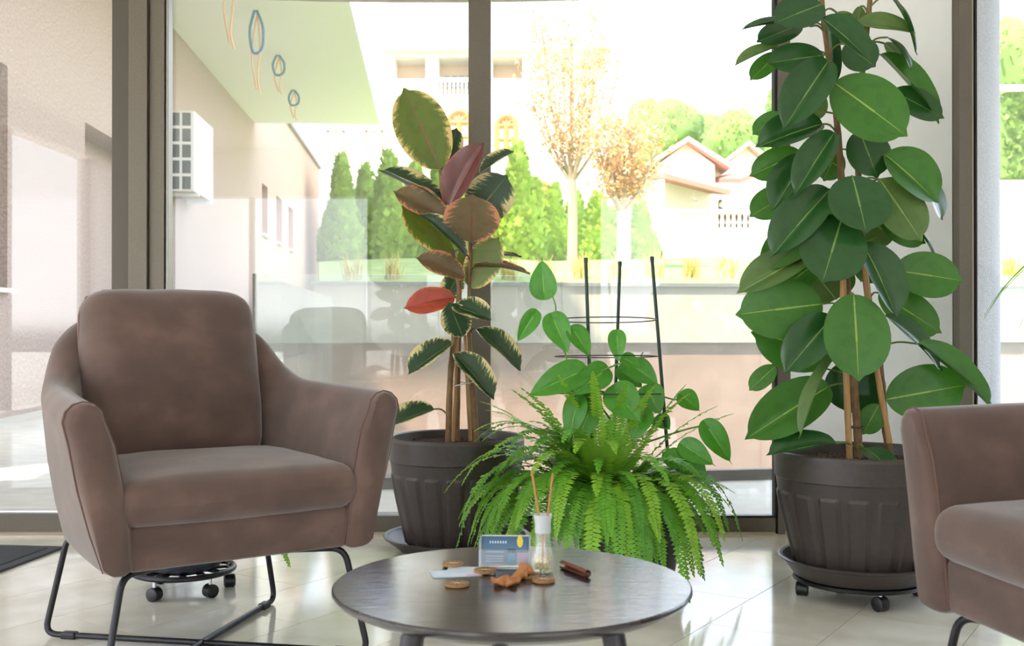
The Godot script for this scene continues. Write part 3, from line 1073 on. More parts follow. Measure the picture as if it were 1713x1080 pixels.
func arch_window(parent: Node, px: float, py_top: float, py_bot: float, wpx: float, d: float) -> void:
	var k := d / F
	var r := wpx * 0.5 * k
	var c := at(px, py_top + wpx * 0.5, d)
	var h := (py_bot - py_top) * k - r
	var o := Node3D.new()
	o.name = "arched_door"
	parent.add_child(o, true)
	o.position = c - parent.position
	var b := nb()
	var ring := []
	for j in 17:
		var a := PI * j / 16.0
		ring.append(Vector3(cos(a) * r, sin(a) * r, 0))
	var frame := [Vector3(r, -h, 0)] + ring + [Vector3(-r, -h, 0)]
	tube(b, frame, 0.1, 6)
	for a in [0.25, 0.5, 0.75]:
		tube(b, [Vector3.ZERO, Vector3(cos(a * PI), sin(a * PI), 0) * r], 0.045, 5)
	tube(b, [Vector3(-r, 0, 0), Vector3(r, 0, 0)], 0.07, 5)
	tube(b, [Vector3(0, 0, 0), Vector3(0, -h, 0)], 0.09, 5)
	tube(b, [Vector3(-r, -h * 0.5, 0), Vector3(r, -h * 0.5, 0)], 0.05, 5)
	part(o, "door_frame", b, M.orange_wood)
	b = nb()
	var poly := PackedVector2Array()
	for p in frame:
		poly.append(Vector2(p.x, p.y))
	var tri := Geometry2D.triangulate_polygon(poly)
	for p in poly:
		b.v.append(Vector3(p.x, p.y, -0.06))
		b.u.append(Vector2.ZERO)
	b.i.append_array(tri)
	part(o, "pane", b, M.window_dark)

func build_house() -> void:
	var d := 34.0
	var k := d / F
	var base := at(800, 440, d)
	var o := thing("white_house", "large white house with loggias and arched orange doors behind the hedge", "house", base)
	var put_box := func(px0: float, px1: float, py0: float, py1: float, d0: float, d1: float) -> Array:
		var a := at(px0, py1, d)
		var c := at(px1, py0, d)
		return [Vector3((a.x + c.x) / 2, (a.y + c.y) / 2, -(d0 + d1) / 2) - base, Vector3(c.x - a.x, c.y - a.y, d1 - d0)]
	var comb := CSGCombiner3D.new()
	comb.name = "walls"
	comb.material_override = M.house
	o.add_child(comb)
	var q: Array = put_box.call(642, 1002, 84, 470, d, d + 7.0)
	var body := CSGBox3D.new()
	body.name = "body"
	body.position = q[0]
	body.size = q[1]
	comb.add_child(body)
	for s in [[660, 712, 95, 131], [733, 790, 95, 162], [824, 874, 95, 131]]:
		q = put_box.call(s[0], s[1], s[2], s[3], d - 0.5, d + 1.2)
		var cut := CSGBox3D.new()
		cut.name = "opening"
		cut.operation = CSGShape3D.OPERATION_SUBTRACTION
		cut.position = q[0]
		cut.size = q[1]
		comb.add_child(cut)
	for s in [[660, 712, 95, 131], [733, 790, 95, 162], [824, 874, 95, 131]]:
		q = put_box.call(s[0], s[1], s[2], s[3], d + 1.12, d + 1.18)
		box_part(o, "loggia_back", q[0], q[1], M.house_peach, 0.001)
	# balcony door and white railing posts
	for px in [744, 757, 769, 781]:
		q = put_box.call(px - 4, px + 4, 114, 134, d + 1.0, d + 1.1)
		box_part(o, "balcony_window", q[0], q[1], M.window_dark, 0.001)
	for px in range(738, 790, 7):
		q = put_box.call(px - 1.5, px + 1.5, 137, 160, d - 0.05, d + 0.05)
		box_part(o, "railing_post", q[0], q[1], M.white_metal, 0.001)
	for s in [[130, 137], [159, 163]]:
		q = put_box.call(733, 790, s[0], s[1], d - 0.06, d + 0.06)
		box_part(o, "railing_bar", q[0], q[1], M.white_metal, 0.001)
	arch_window(o, 768, 186, 252, 38, d - 0.05)
	arch_window(o, 847, 194, 256, 32, d - 0.05)
	arch_window(o, 908, 306, 345, 22, d - 0.05)
	# gable roof
	var b := nb()
	var l := at(622, 88, d) - base
	var r := at(1022, 88, d) - base
	var tp := at(800, 2, d) - base
	var rings := []
	for z in [0.6, -7.6]:
		rings.append(PackedVector3Array([Vector3(l.x, l.y, z), Vector3(tp.x, tp.y, z), Vector3(r.x, r.y, z)]))
	loft(b, rings)
	part(o, "roof", b, M.house, 20.0)
	# lower wing with two red-framed windows
	q = put_box.call(536, 642, 176, 470, d + 0.5, d + 6.0)
	box_part(o, "wing", q[0], q[1], M.house, 0.01)
	for px in [558, 623]:
		q = put_box.call(px - 15, px + 15, 214, 254, d + 0.4, d + 0.5)
		var f := box_part(o, "wing_window", q[0], q[1], M.house, 0.001)
		for s in [-1, 1]:
			box_part(f, "window_post", Vector3(s * 0.26, 0, 0.04), Vector3(0.06, 0.76, 0.06), M.red_wood, 0.002)
		box_part(f, "window_head", Vector3(0, 0.36, 0.04), Vector3(0.6, 0.09, 0.06), M.red_wood, 0.002)
		box_part(f, "window_post", Vector3(0, 0, 0.04), Vector3(0.05, 0.7, 0.05), M.red_wood, 0.002)

func build_villa() -> void:
	var d := 26.0
	var base := at(1200, 445, d)
	var o := thing("villa", "white villa with brown eaves, porch and baluster terrace on the right", "house", base)
	var put_box := func(px0: float, px1: float, py0: float, py1: float, d0: float, d1: float) -> Array:
		var a := at(px0, py1, d)
		var c := at(px1, py0, d)
		return [Vector3((a.x + c.x) / 2, (a.y + c.y) / 2, -(d0 + d1) / 2) - base, Vector3(c.x - a.x, c.y - a.y, d1 - d0)]
	var q: Array = put_box.call(1112, 1420, 382, 470, d, d + 0.3)
	box_part(o, "terrace_wall", q[0], q[1], M.house, 0.01)
	q = put_box.call(1112, 1136, 350, 382, d, d + 0.3)
	box_part(o, "terrace_pier", q[0], q[1], M.house, 0.01)
	q = put_box.call(1136, 1420, 350, 356, d - 0.02, d + 0.3)
	box_part(o, "handrail", q[0], q[1], M.house, 0.01)
	var b := nb()
	var k := d / F
	lathe(b, [Vector2(0.05, 0), Vector2(0.05, 0.04), Vector2(0.035, 0.07), Vector2(0.06, 0.15), Vector2(0.035, 0.28), Vector2(0.05, 0.35), Vector2(0.05, 0.385)], 10)
	var bm := finish(b)
	var px := 1141.0
	while px < 1410.0:
		put(o, "baluster", bm, M.house, Transform3D(Basis(), at(px, 382.3, d + 0.15) - base))
		px += 9.6
	# porch
	q = put_box.call(1104, 1114, 298, 470, d + 0.2, d + 0.4)
	box_part(o, "porch_column", q[0], q[1], M.house, 0.01)
	q = put_box.call(1132, 1300, 336, 384, d + 3.0, d + 3.1)
	box_part(o, "porch_back", q[0], q[1], M.dark_wood, 0.01)
	q = put_box.call(1216, 1222, 326, 384, d + 0.9, d + 1.1)
	box_part(o, "porch_post", q[0], q[1], M.dark_wood, 0.01)
	for s in [[1112, 300, 1220, 328], [1236, 308, 1300, 286]]:
		b = nb()
		var a := at(s[0], s[1], d) - base
		var c := at(s[2], s[3], d) - base
		var rings := []
		for z in [0.2, -3.4]:
			var up := 0.0 if z > 0 else 0.5
			rings.append(PackedVector3Array([a + Vector3(0, up, z), c + Vector3(0, up, z), c + Vector3(0, up + 0.12, z), a + Vector3(0, up + 0.12, z)]))
		loft(b, rings)
		part(o, "porch_roof", b, M.roof_edge, 20.0)
	for s in [[1163, 339], [1208, 342]]:
		b = nb()
		var c := at(s[0], s[1], d + 0.8) - base
		lathe(b, [Vector2(0.005, -0.08), Vector2(0.06, -0.05), Vector2(0.085, 0), Vector2(0.06, 0.05), Vector2(0.01, 0.08), Vector2(0.01, 0.3)], 12, Transform3D(Basis(), c))
		part(o, "globe_lamp", b, M.limewash)
	# main body with gables
	for s in [[1100, 1196, 240, 275, 384, 2.5], [1166, 1330, 246, 318, 384, 5.0]]:
		var dd: float = d + s[5]
		var kk := dd / d
		var p0 := at(856.5 + (s[0] - 856.5), s[3], dd) - base
		var p1 := at(s[1], s[3], dd) - base
		var pk := at((s[0] + s[1]) / 2.0, s[2], dd) - base
		var lo := at(s[0], s[4], dd).y - base.y
		b = nb()
		var rings := []
		for z in [0.0, -5.0]:
			rings.append(PackedVector3Array([Vector3(p0.x, lo, p0.z + z), p0 + Vector3(0, 0, z), pk + Vector3(0, 0, z), p1 + Vector3(0, 0, z), Vector3(p1.x, lo, p1.z + z)]))
		loft(b, rings)
		part(o, "gable_wall", b, M.house, 20.0)
		b = nb()
		for side in [[p0 + Vector3(-0.35, -0.15, 0), pk], [pk, p1 + Vector3(0.35, -0.15, 0)]]:
			rings = []
			for z in [0.4, -5.2]:
				var zz := Vector3(0, 0, z)
				rings.append(PackedVector3Array([side[0] + zz, side[1] + zz, side[1] + zz + Vector3(0, 0.13, 0), side[0] + zz + Vector3(0, 0.13, 0)]))
			loft(b, rings)
		part(o, "gable_roof", b, M.roof, 20.0)

# ---------------------------------------------------------------- armchairs
func make_armchair(label: String, where: Vector3, turn: float) -> Node3D:
	# local axes: x to the side, z to the front
	var o := thing("armchair", label, "armchair", where, turn, "velvet armchairs at the coffee table")
	# shell: arms and back in one wall; stations run from one arm front round the back to the other
	var half := [[0.392, 0.305, 0.306, 0.30, 0.645], [0.384, 0.16, 0.306, 0.15, 0.65], [0.37, 0.0, 0.302, 0.0, 0.655], [0.352, -0.14, 0.295, -0.14, 0.663], [0.33, -0.235, 0.28, -0.23, 0.70], [0.29, -0.325, 0.25, -0.295, 0.78], [0.22, -0.39, 0.19, -0.335, 0.825], [0.11, -0.418, 0.1, -0.352, 0.84]]
	var st := []
	for h in half:
		st.append([Vector3(h[0], h[4], h[1]), Vector3(h[2], 0.268, h[3])])
	st.append([Vector3(0, 0.844, -0.424), Vector3(0, 0.268, -0.356)])
	for k in range(half.size() - 1, -1, -1):
		var h: Array = half[k]
		st.append([Vector3(-h[0], h[4], h[1]), Vector3(-h[2], 0.268, h[3])])
	var tops := []
	var bots := []
	for s in st:
		tops.append(s[0])
		bots.append(s[1])
	tops = smooth(tops, 5)
	bots = smooth(bots, 5)
	var rings := []
	var n := tops.size()
	for k in n:
		var tg: Vector3 = tops[mini(k + 1, n - 1)] - tops[maxi(k - 1, 0)]
		tg.y = 0
		tg = tg.normalized()
		var inward := Vector3(tg.z, 0, -tg.x)
		if inward.dot(Vector3(0, 0, -0.05) - Vector3(tops[k].x, 0, tops[k].z)) < 0:
			inward = -inward
		var T: Vector3 = tops[k]
		var B: Vector3 = bots[k]
		var th_t := 0.082
		var th_b := 0.062
		var up := (T - B)
		var ring := PackedVector3Array()
		var rr := th_t * 0.5
		# outer face upwards
		ring.append(B + inward * 0.02)
		ring.append(B + up * 0.03)
		for v in [0.25, 0.5, 0.75]:
			ring.append(B + up * v - inward * 0.012 * sin(PI * v))
		var crown := T - Vector3(0, rr, 0) + inward * rr
		for j in 7:
			var a := PI * j / 6.0
			ring.append(crown - inward * rr * cos(a) + Vector3(0, rr * sin(a), 0))
		for v in [0.75, 0.5, 0.25]:
			ring.append(B + up * v + inward * (lerpf(th_b, th_t, v) + 0.008 * sin(PI * v)))
		ring.append(B + up * 0.03 + inward * th_b)
		ring.append(B + inward * (th_b - 0.02))
		rings.append(ring)
	var grow := func(ring: PackedVector3Array, s: float, dz: float) -> PackedVector3Array:
		var m := Vector3.ZERO
		for p in ring:
			m += p
		m /= ring.size()
		var out := PackedVector3Array()
		for p in ring:
			var q: Vector3 = p
			var w := Vector3(q.x - m.x, 0, q.z - m.z)
			out.append(q + w * (s - 1.0) + Vector3(0, (m.y - q.y) * (1.0 - s) * 0.12, dz))
		return out
	var front: PackedVector3Array = rings[0]
	var back: PackedVector3Array = rings[-1]
	for e in [[0.94, 0.010], [0.8, 0.019], [0.55, 0.025]]:
		rings.push_front(grow.call(front, e[0], e[1]))
		rings.append(grow.call(back, e[0], e[1]))
	var b := nb()
	loft(b, rings)
	part(o, "shell", b, M.velvet, 60.0)
	# seams along the arm fronts
	for s in [0, 1]:
		b = nb()
		var ring: PackedVector3Array = front if s == 0 else back
		var path := []
		for j in range(1, ring.size() - 1):
			path.append(ring[j] + Vector3(0, 0, 0.004))
		tube(b, path, 0.0025, 5)
		part(o, "arm_seam", b, M.velvet_seam)
	# base under the seat
	b = nb()
	rbox(b, Vector3(0, 0.323, -0.015), Vector3(0.53, 0.105, 0.645), 0.02, Basis(), 3)
	part(o, "base", b, M.velvet, 50.0)
	# seat and back cushions
	b = nb()
	rbox(b, Vector3(0, 0.42, 0.06), Vector3(0.565, 0.105, 0.545), 0.045, Basis(), 8, Vector3(0.004, 0.022, 0.012), 0.0015)
	part(o, "seat_cushion", b, M.velvet, 60.0)
	b = nb()
	rbox(b, Vector3.ZERO, Vector3(0.455, 0.47, 0.15), 0.06, Basis(), 8, Vector3(0.012, 0.012, 0.035), 0.002)
	var bc := part(o, "back_cushion", b, M.velvet, 60.0)
	bc.position = Vector3(0, 0.662, -0.26)
	bc.rotation.x = -0.21
	b = nb()
	var loop := []
	for j in 41:
		var a := TAU * j / 40.0
		var q := Vector2(cos(a), sin(a))
		var mx := pow(pow(absf(q.x), 7.0) + pow(absf(q.y), 7.0), 1.0 / 7.0)
		loop.append(Vector3(q.x / mx * 0.236, q.y / mx * 0.243, 0.012))
	tube(b, loop, 0.003, 5)
	part(bc, "piping", b, M.velvet_seam)
	# crossed sled frame of black rod
	for s in [1.0, -1.0]:
		b = nb()
		var path := bend([Vector3(0.10 * s, 0.264, 0.20), Vector3(0.262 * s, 0.264, 0.275), Vector3(0.312 * s, 0.009, 0.305), Vector3(-0.312 * s, 0.009, -0.305), Vector3(-0.262 * s, 0.264, -0.275), Vector3(-0.10 * s, 0.264, -0.20)], 0.035, 6)
		tube(b, path, 0.008, 10)
		part(o, "frame_rod", b, M.rod, 60.0)
		for e in [1.0, -1.0]:
			var g := box_part(o, "floor_glide", Vector3(0.262 * s * e, 0.009, 0.256 * e), Vector3(0.04, 0.018, 0.024), M.black_plastic, 0.004)
			g.rotation.y = -atan2(0.305, 0.312 * s)
	return o

func build_armchairs() -> void:
	make_armchair("brown velvet armchair in front of the glass door, facing the coffee table", xz(-0.78, 2.69), deg_to_rad(34.0))
	make_armchair("brown velvet armchair beside the tall rubber plant, turned side-on", xz(1.16, 1.80), deg_to_rad(-77.7))

# ---------------------------------------------------------------- table
const TT := 0.372
func on_table(px: float, py: float) -> Vector3:
	var d := (EYE - TT) * F / (py - 548.0)
	return Vector3((px - 856.5) * d / F, TT, -d)

func build_table() -> void:
	var o := thing("coffee_table", "round dark-stained wooden coffee table with slim turned legs", "table", xz(0, 1.8))
	var b := nb()
	lathe(b, [Vector2(0.001, TT - 0.026), Vector2(0.27, TT - 0.026), Vector2(0.292, TT - 0.015), Vector2(0.3, TT - 0.006), Vector2(0.2995, TT - 0.002), Vector2(0.297, TT), Vector2(0.001, TT)], 96)
	part(o, "tabletop", b, M.table, 35.0)
	for a in [-0.10, 2.2, 4.05]:
		var dir := Vector3(sin(a), 0, -cos(a))
		b = nb()
		tube(b, [dir * 0.19 + Vector3(0, TT - 0.025, 0), dir * 0.27 + Vector3(0, 0.0, 0)], [0.0195, 0.011], 20)
		part(o, "leg", b, M.table_edge, 50.0)
	# acrylic card holder
	var p := on_table(845, 949)
	var ch := thing("card_holder", "clear acrylic business card holder on the coffee table", "card holder", p, deg_to_rad(-3.0))
	var back := Basis(Vector3.RIGHT, -0.17)
	b = nb()
	rbox(b, Vector3(0, 0.027, -0.016), Vector3(0.092, 0.055, 0.003), 0.001, back)
	part(ch, "back_plate", b, M.acrylic, 30.0)
	b = nb()
	rbox(b, Vector3(0, 0.002, -0.002), Vector3(0.092, 0.003, 0.036), 0.001)
	part(ch, "base_plate", b, M.acrylic, 30.0)
	b = nb()
	rbox(b, Vector3(0, 0.018, 0.0145), Vector3(0.092, 0.034, 0.003), 0.001, back)
	part(ch, "front_plate", b, M.acrylic, 30.0)
	for s in [-1, 1]:
		b = nb()
		rbox(b, Vector3(s * 0.0445, 0.026, -0.002), Vector3(0.003, 0.05, 0.03), 0.001, back)
		part(ch, "side_plate", b, M.acrylic, 30.0)
	# printed cards in the holder
	var im := Image.create(180, 110, false, Image.FORMAT_RGB8)
	for y in 110:
		for x in 180:
			var c := rgb(50, 84, 112).lerp(rgb(126, 160, 182), y / 110.0)
			if x > 132 and x < 160 and y < 46:
				c = rgb(228, 196, 60) if (x - 146) * (x - 146) / 130.0 + (y - 20) * (y - 20) / 500.0 < 1.0 else c
			if x > 100 and x < 128 and y > 66:
				c = rgb(70, 160, 196)
			if x > 134 and y > 62:
				c = rgb(202, 172, 190)
			if x > 98 and x < 130 and y > 48 and y < 64:
				c = rgb(40, 52, 72)
			if x > 16 and x < 84 and (y == 60 or y == 61 or y == 76 or y == 77 or y == 86 or y == 87 or y == 95 or y == 96):
				c = rgb(214, 224, 232)
			if x > 30 and x < 100 and y > 18 and y < 28:
				c = rgb(206, 218, 228) if (x / 5) % 2 == 0 else c
			im.set_pixel(x, y, c)
	var cm := mat(Color.WHITE, 0.4)
	cm.albedo_texture = ImageTexture.create_from_image(im)
	var cards := thing("business_cards", "stack of blue printed business cards standing in the acrylic holder", "cards", p, deg_to_rad(-3.0))
	for j in 4:
		var qm := QuadMesh.new()
		qm.size = Vector2(0.084, 0.05)
		var bb := nb()
		rbox(bb, Vector3.ZERO, Vector3(0.084, 0.05, 0.0012), 0.0003)
		var pl := part(cards, "card", bb, M.limewash, 30.0)
		pl.transform = Transform3D(back, Vector3(0, 0.031, -0.001 - 0.003 * j))
		if j == 0:
			put(pl, "print", qm, cm, Transform3D(Basis(), Vector3(0, 0, 0.0009)))
	# loose cards lying flat
	var fm := mat(rgb(196, 212, 224), 0.4)
	var im2 := Image.create(90, 54, false, Image.FORMAT_RGB8)
	for y in 54:
		for x in 90:
			var c := rgb(176, 200, 218).lerp(rgb(226, 214, 218), x / 90.0)
			if x > 58 and x < 74 and y < 24:
				c = rgb(232, 206, 120)
			if x > 62 and y > 30:
				c = rgb(206, 160, 190)
			im2.set_pixel(x, y, c)
	var fp := mat(Color.WHITE, 0.35)
	fp.albedo_texture = ImageTexture.create_from_image(im2)
	var k := 0
	for s in [[762, 959, 12.0], [788, 955, -4.0]]:
		var lc := thing("loose_card", ["pale blue business card lying under a dried orange slice", "pale printed business card lying at the foot of the holder"][k], "card", on_table(s[0], s[1]) + Vector3(0, 0.0008 + 0.001 * k, 0), deg_to_rad(s[2]))
		box_part(lc, "card", Vector3.ZERO, Vector3(0.085, 0.0008, 0.054), fm, 0.0002)
		var pm := PlaneMesh.new()
		pm.size = Vector2(0.083, 0.052)
		put(lc, "print", pm, fp, Transform3D(Basis(), Vector3(0, 0.0006, 0)))
		k += 1
	# reed diffuser
	p = on_table(908, 956)
	var df := thing("reed_diffuser", "small glass reed diffuser bottle with golden beads and two reeds", "diffuser", p)
	b = nb()
	var prof := [Vector2(0.0155, 0.0), Vector2(0.0185, 0.003), Vector2(0.0205, 0.014), Vector2(0.0205, 0.022), Vector2(0.0175, 0.034), Vector2(0.0142, 0.048), Vector2(0.0132, 0.06), Vector2(0.0135, 0.07)]
	var shell := [Vector2(0.001, 0.0)]
	shell.append_array(prof)
	for j in range(prof.size() - 1, 0, -1):
		shell.append(prof[j] - Vector2(0.0018, -0.0005))
	shell.append(Vector2(0.001, 0.004))
	lathe(b, shell, 36)
	part(df, "bottle", b, M.clear_glass, 50.0)
	b = nb()
	lathe(b, [Vector2(0.0133, 0.069), Vector2(0.0142, 0.072), Vector2(0.0138, 0.085), Vector2(0.0165, 0.101), Vector2(0.0155, 0.101), Vector2(0.0125, 0.085), Vector2(0.012, 0.07), Vector2(0.0133, 0.069)], 32, Transform3D(), false)
	part(df, "frosted_collar", b, M.frosted, 50.0)
	b = nb()
	for j in 60:
		var a := rng.randf() * TAU
		var rr := sqrt(rng.randf()) * 0.0155
		var c := Vector3(cos(a) * rr, 0.006 + rng.randf() * 0.019, sin(a) * rr)
		lathe(b, [Vector2(0.0003, -0.003), Vector2(0.0024, -0.0015), Vector2(0.003, 0), Vector2(0.0024, 0.0015), Vector2(0.0003, 0.003)], 7, Transform3D(Basis(), c))
	var beads := part(df, "beads", b, M.bead, 60.0)
	beads.set_meta("kind", "stuff")
	for s in [[0.006, -0.019, 0.176, 0.0], [-0.003, 0.018, 0.172, 0.004]]:
		b = nb()
		tube(b, [Vector3(s[0], 0.012, s[3]), Vector3(s[1], s[2], -s[3])], 0.0018, 8)
		part(df, "reed", b, M.reed)
	# cinnamon stick: a rolled double quill
	var c0 := on_table(941, 950)
	var c1 := on_table(983, 966)
	var cs := thing("cinnamon_stick", "rolled cinnamon stick lying on the coffee table", "cinnamon", c0.lerp(c1, 0.5))
	var cd := (c1 - c0)
	b = nb()
	var rings := []
	for e in [-0.5, -0.45, 0.0, 0.45, 0.5]:
		var ring := PackedVector3Array()
		var side := cd.cross(Vector3.UP).normalized()
		for j in 22:
			var a := 0.5 + 5.4 * (j if j < 11 else 21 - j) / 10.0
			var rr := (0.0072 if j < 11 else 0.0054) * (1.0 + 0.06 * sin(e * 9.0))
			ring.append(cd * e + Vector3(0, 0.0072, 0) + side * rr * cos(a) + Vector3.UP * rr * sin(a))
		rings.append(ring)
	loft(b, rings, true, false)
	part(cs, "quill", b, M.cinnamon, 50.0)
	# dried orange slices
	k = 0
	for s in [[758, 947, 0.0185, "dried orange slice on the pale blue card"], [811, 958, 0.0195, "dried orange slice between the card and the acrylic holder"], [765, 979, 0.02, "dried orange slice lying apart on bare table wood"], [909, 972, 0.0195, "dried orange slice in front of the glass diffuser"], [884, 965, 0.017, "dried orange slice half under the brown seed pod"]]:
		var od := thing("orange_slice", s[3], "dried fruit", on_table(s[0], s[1]) + Vector3(0, 0.0015 if k < 2 else 0.0, 0), k * 0.8, "dried orange slices on the table")
		var r: float = s[2]
		b = nb()
		lathe(b, [Vector2(r * 0.86, 0.0), Vector2(r, 0.001), Vector2(r, 0.0045), Vector2(r * 0.95, 0.0058), Vector2(r * 0.88, 0.0055), Vector2(r * 0.86, 0.0)], 28, Transform3D(), false)
		part(od, "rind", b, M.rind, 50.0)
		b = nb()
		lathe(b, [Vector2(0.0005, 0.0004), Vector2(r * 0.88, 0.0006), Vector2(r * 0.88, 0.0056), Vector2(0.0005, 0.0052)], 28)
		part(od, "flesh", b, M.flesh, 50.0)
		b = nb()
		for j in 9:
			var a := TAU * j / 9.0
			tube(b, [Vector3(0, 0.0052, 0), Vector3(cos(a) * r * 0.84, 0.0055, sin(a) * r * 0.84)], 0.0004, 4)
		part(od, "membrane", b, M.pith)
		k += 1
	# dried seed pods shaped like a five-lobed flower
	for s in [[846, 977, 0.0265, "star-shaped dried seed pod in front of the card holder", 0.3], [873, 966, 0.022, "folded dried seed pod leaning against the diffuser", 1.2]]:
		var sp := thing("seed_pod", s[3], "seed pod", on_table(s[0], s[1]), s[4])
		if s[4] < 1.0:
			b = nb()
			rings = []
			for q in [[0.15, 0.002], [0.6, 0.0], [1.0, 0.005], [0.98, 0.008], [0.6, 0.007], [0.25, 0.013], [0.02, 0.011]]:
				var ring := PackedVector3Array()
				for j in 40:
					var a := TAU * j / 40.0
					var lobe := 0.62 + 0.38 * pow(absf(cos(a * 2.5)), 0.7)
					ring.append(Vector3(cos(a), 0, sin(a)) * s[2] * q[0] * lerpf(1.0, lobe, q[0]) + Vector3(0, q[1] + 0.003 * q[0] * cos(a * 5.0), 0))
				rings.append(ring)
			loft(b, rings)
			part(sp, "husk", b, M.dried, 50.0)
		else:
			for j in 3:
				b = nb()
				rbox(b, Vector3(-0.012 + 0.012 * j, 0.008 + 0.003 * j, 0.002 * j), Vector3(0.034, 0.009, 0.02), 0.004, Basis.from_euler(Vector3(0.2 * j - 0.2, 0.5 * j - 0.3, 0.35 - 0.1 * j)), 3, Vector3(0, 0.003, 0))
				part(sp, "husk", b, M.dried, 50.0)

# ---------------------------------------------------------------- pots
func ribbed_pot(parent: Node, y0: float, h: float, r_top: float, r_bot: float, m: Material) -> void:
	# rim band over a body with raised panels
	var b := nb()
	var rings := []
	var segs := 180
	var prof := [[0.0, r_bot, 0.0], [0.02, r_bot + 0.004, 0.0], [0.06, r_bot + 0.012, 1.0], [0.35, lerpf(r_bot, r_top, 0.50), 1.0], [0.60, lerpf(r_bot, r_top, 0.78), 1.0], [0.655, lerpf(r_bot, r_top, 0.83), 0.8], [0.68, lerpf(r_bot, r_top, 0.85), 0.0], [0.775, lerpf(r_bot, r_top, 0.915), 0.0], [0.78, r_top * 0.975, 0.0], [0.79, r_top * 0.99, 0.0], [0.965, r_top, 0.0], [0.99, r_top - 0.003, 0.0], [1.0, r_top - 0.008, 0.0], [0.99, r_top - 0.016, 0.0], [0.80, r_top - 0.03, 0.0]]
	for p in prof:
		var ring := PackedVector3Array()
		for k in segs:
			var a := TAU * k / segs
			var ph := fposmod(a / TAU * 18.0, 1.0)
			var panel := smoothstep(0.06, 0.14, ph) * (1.0 - smoothstep(0.74, 0.82, ph))
			var rr: float = p[1] + 0.0065 * panel * p[2]
			ring.append(Vector3(cos(a) * rr, y0 + p[0] * h, sin(a) * rr))
		rings.append(ring)
	loft(b, rings, true, false, false)
	var i0 := 0
	orient(b, i0, 0)
	# underside
	part(parent, "pot", b, m, 18.0)

func soil_disc(parent: Node, y: float, r: float) -> void:
	var n := FastNoiseLite.new()
	n.frequency = 22.0
	var b := nb()
	var rings := []
	for k in 22:
		var ring := PackedVector3Array()
		var rr := r * (1.0 - k / 21.5)
		for j in 64:
			var a := TAU * j / 64.0
			var p := Vector3(cos(a) * rr, y, sin(a) * rr)
			ring.append(p + Vector3(0, 0.012 * n.get_noise_3dv(p) + 0.008 * n.get_noise_3dv(p * 2.7) + 0.01 * (1.0 - rr / r), 0))
		rings.append(ring)
	rings.push_front(PackedVector3Array())
	for j in 64:
		var a := TAU * j / 64.0
		rings[0].append(Vector3(cos(a) * r, y - 0.03, sin(a) * r))
	loft(b, rings)
	part(parent, "soil", b, M.soil, 50.0)

func saucer(parent: Node, y: float, r: float, r_base: float, h: float, m: Material) -> void:
	var b := nb()
	lathe(b, [Vector2(0.001, y), Vector2(r_base, y), Vector2(r_base + 0.012, y + 0.006), Vector2(r - 0.014, y + h * 0.72), Vector2(r - 0.006, y + h * 0.85), Vector2(r, y + h * 0.88), Vector2(r + 0.003, y + h * 0.96), Vector2(r - 0.003, y + h), Vector2(r - 0.012, y + h * 0.97), Vector2(r - 0.018, y + h * 0.8), Vector2(r_base, y + 0.012), Vector2(0.001, y + 0.01)], 72)
	part(parent, "saucer", b, m, 40.0)

func caster(parent: Node, p: Vector3, r: float, turn: float) -> void:
	# twin-wheel caster: hooded wheel under a metal pin
	var b := nb()
	var ax := Basis(Vector3.UP, turn) * Basis(Vector3.FORWARD, PI / 2)
	lathe(b, [Vector2(0.001, -r * 0.85), Vector2(r * 0.8, -r * 0.85), Vector2(r, -r * 0.7), Vector2(r, r * 0.7), Vector2(r * 0.8, r * 0.85), Vector2(0.001, r * 0.85)], 20, Transform3D(ax, Vector3(p.x, r, p.z)))
	var o := part(parent, "caster", b, M.black_plastic, 40.0)
	b = nb()
	tube(b, [Vector3(p.x, r * 1.1, p.z), Vector3(p.x, p.y, p.z)], r * 0.26, 8)
	part(o, "pin", b, M.steel)

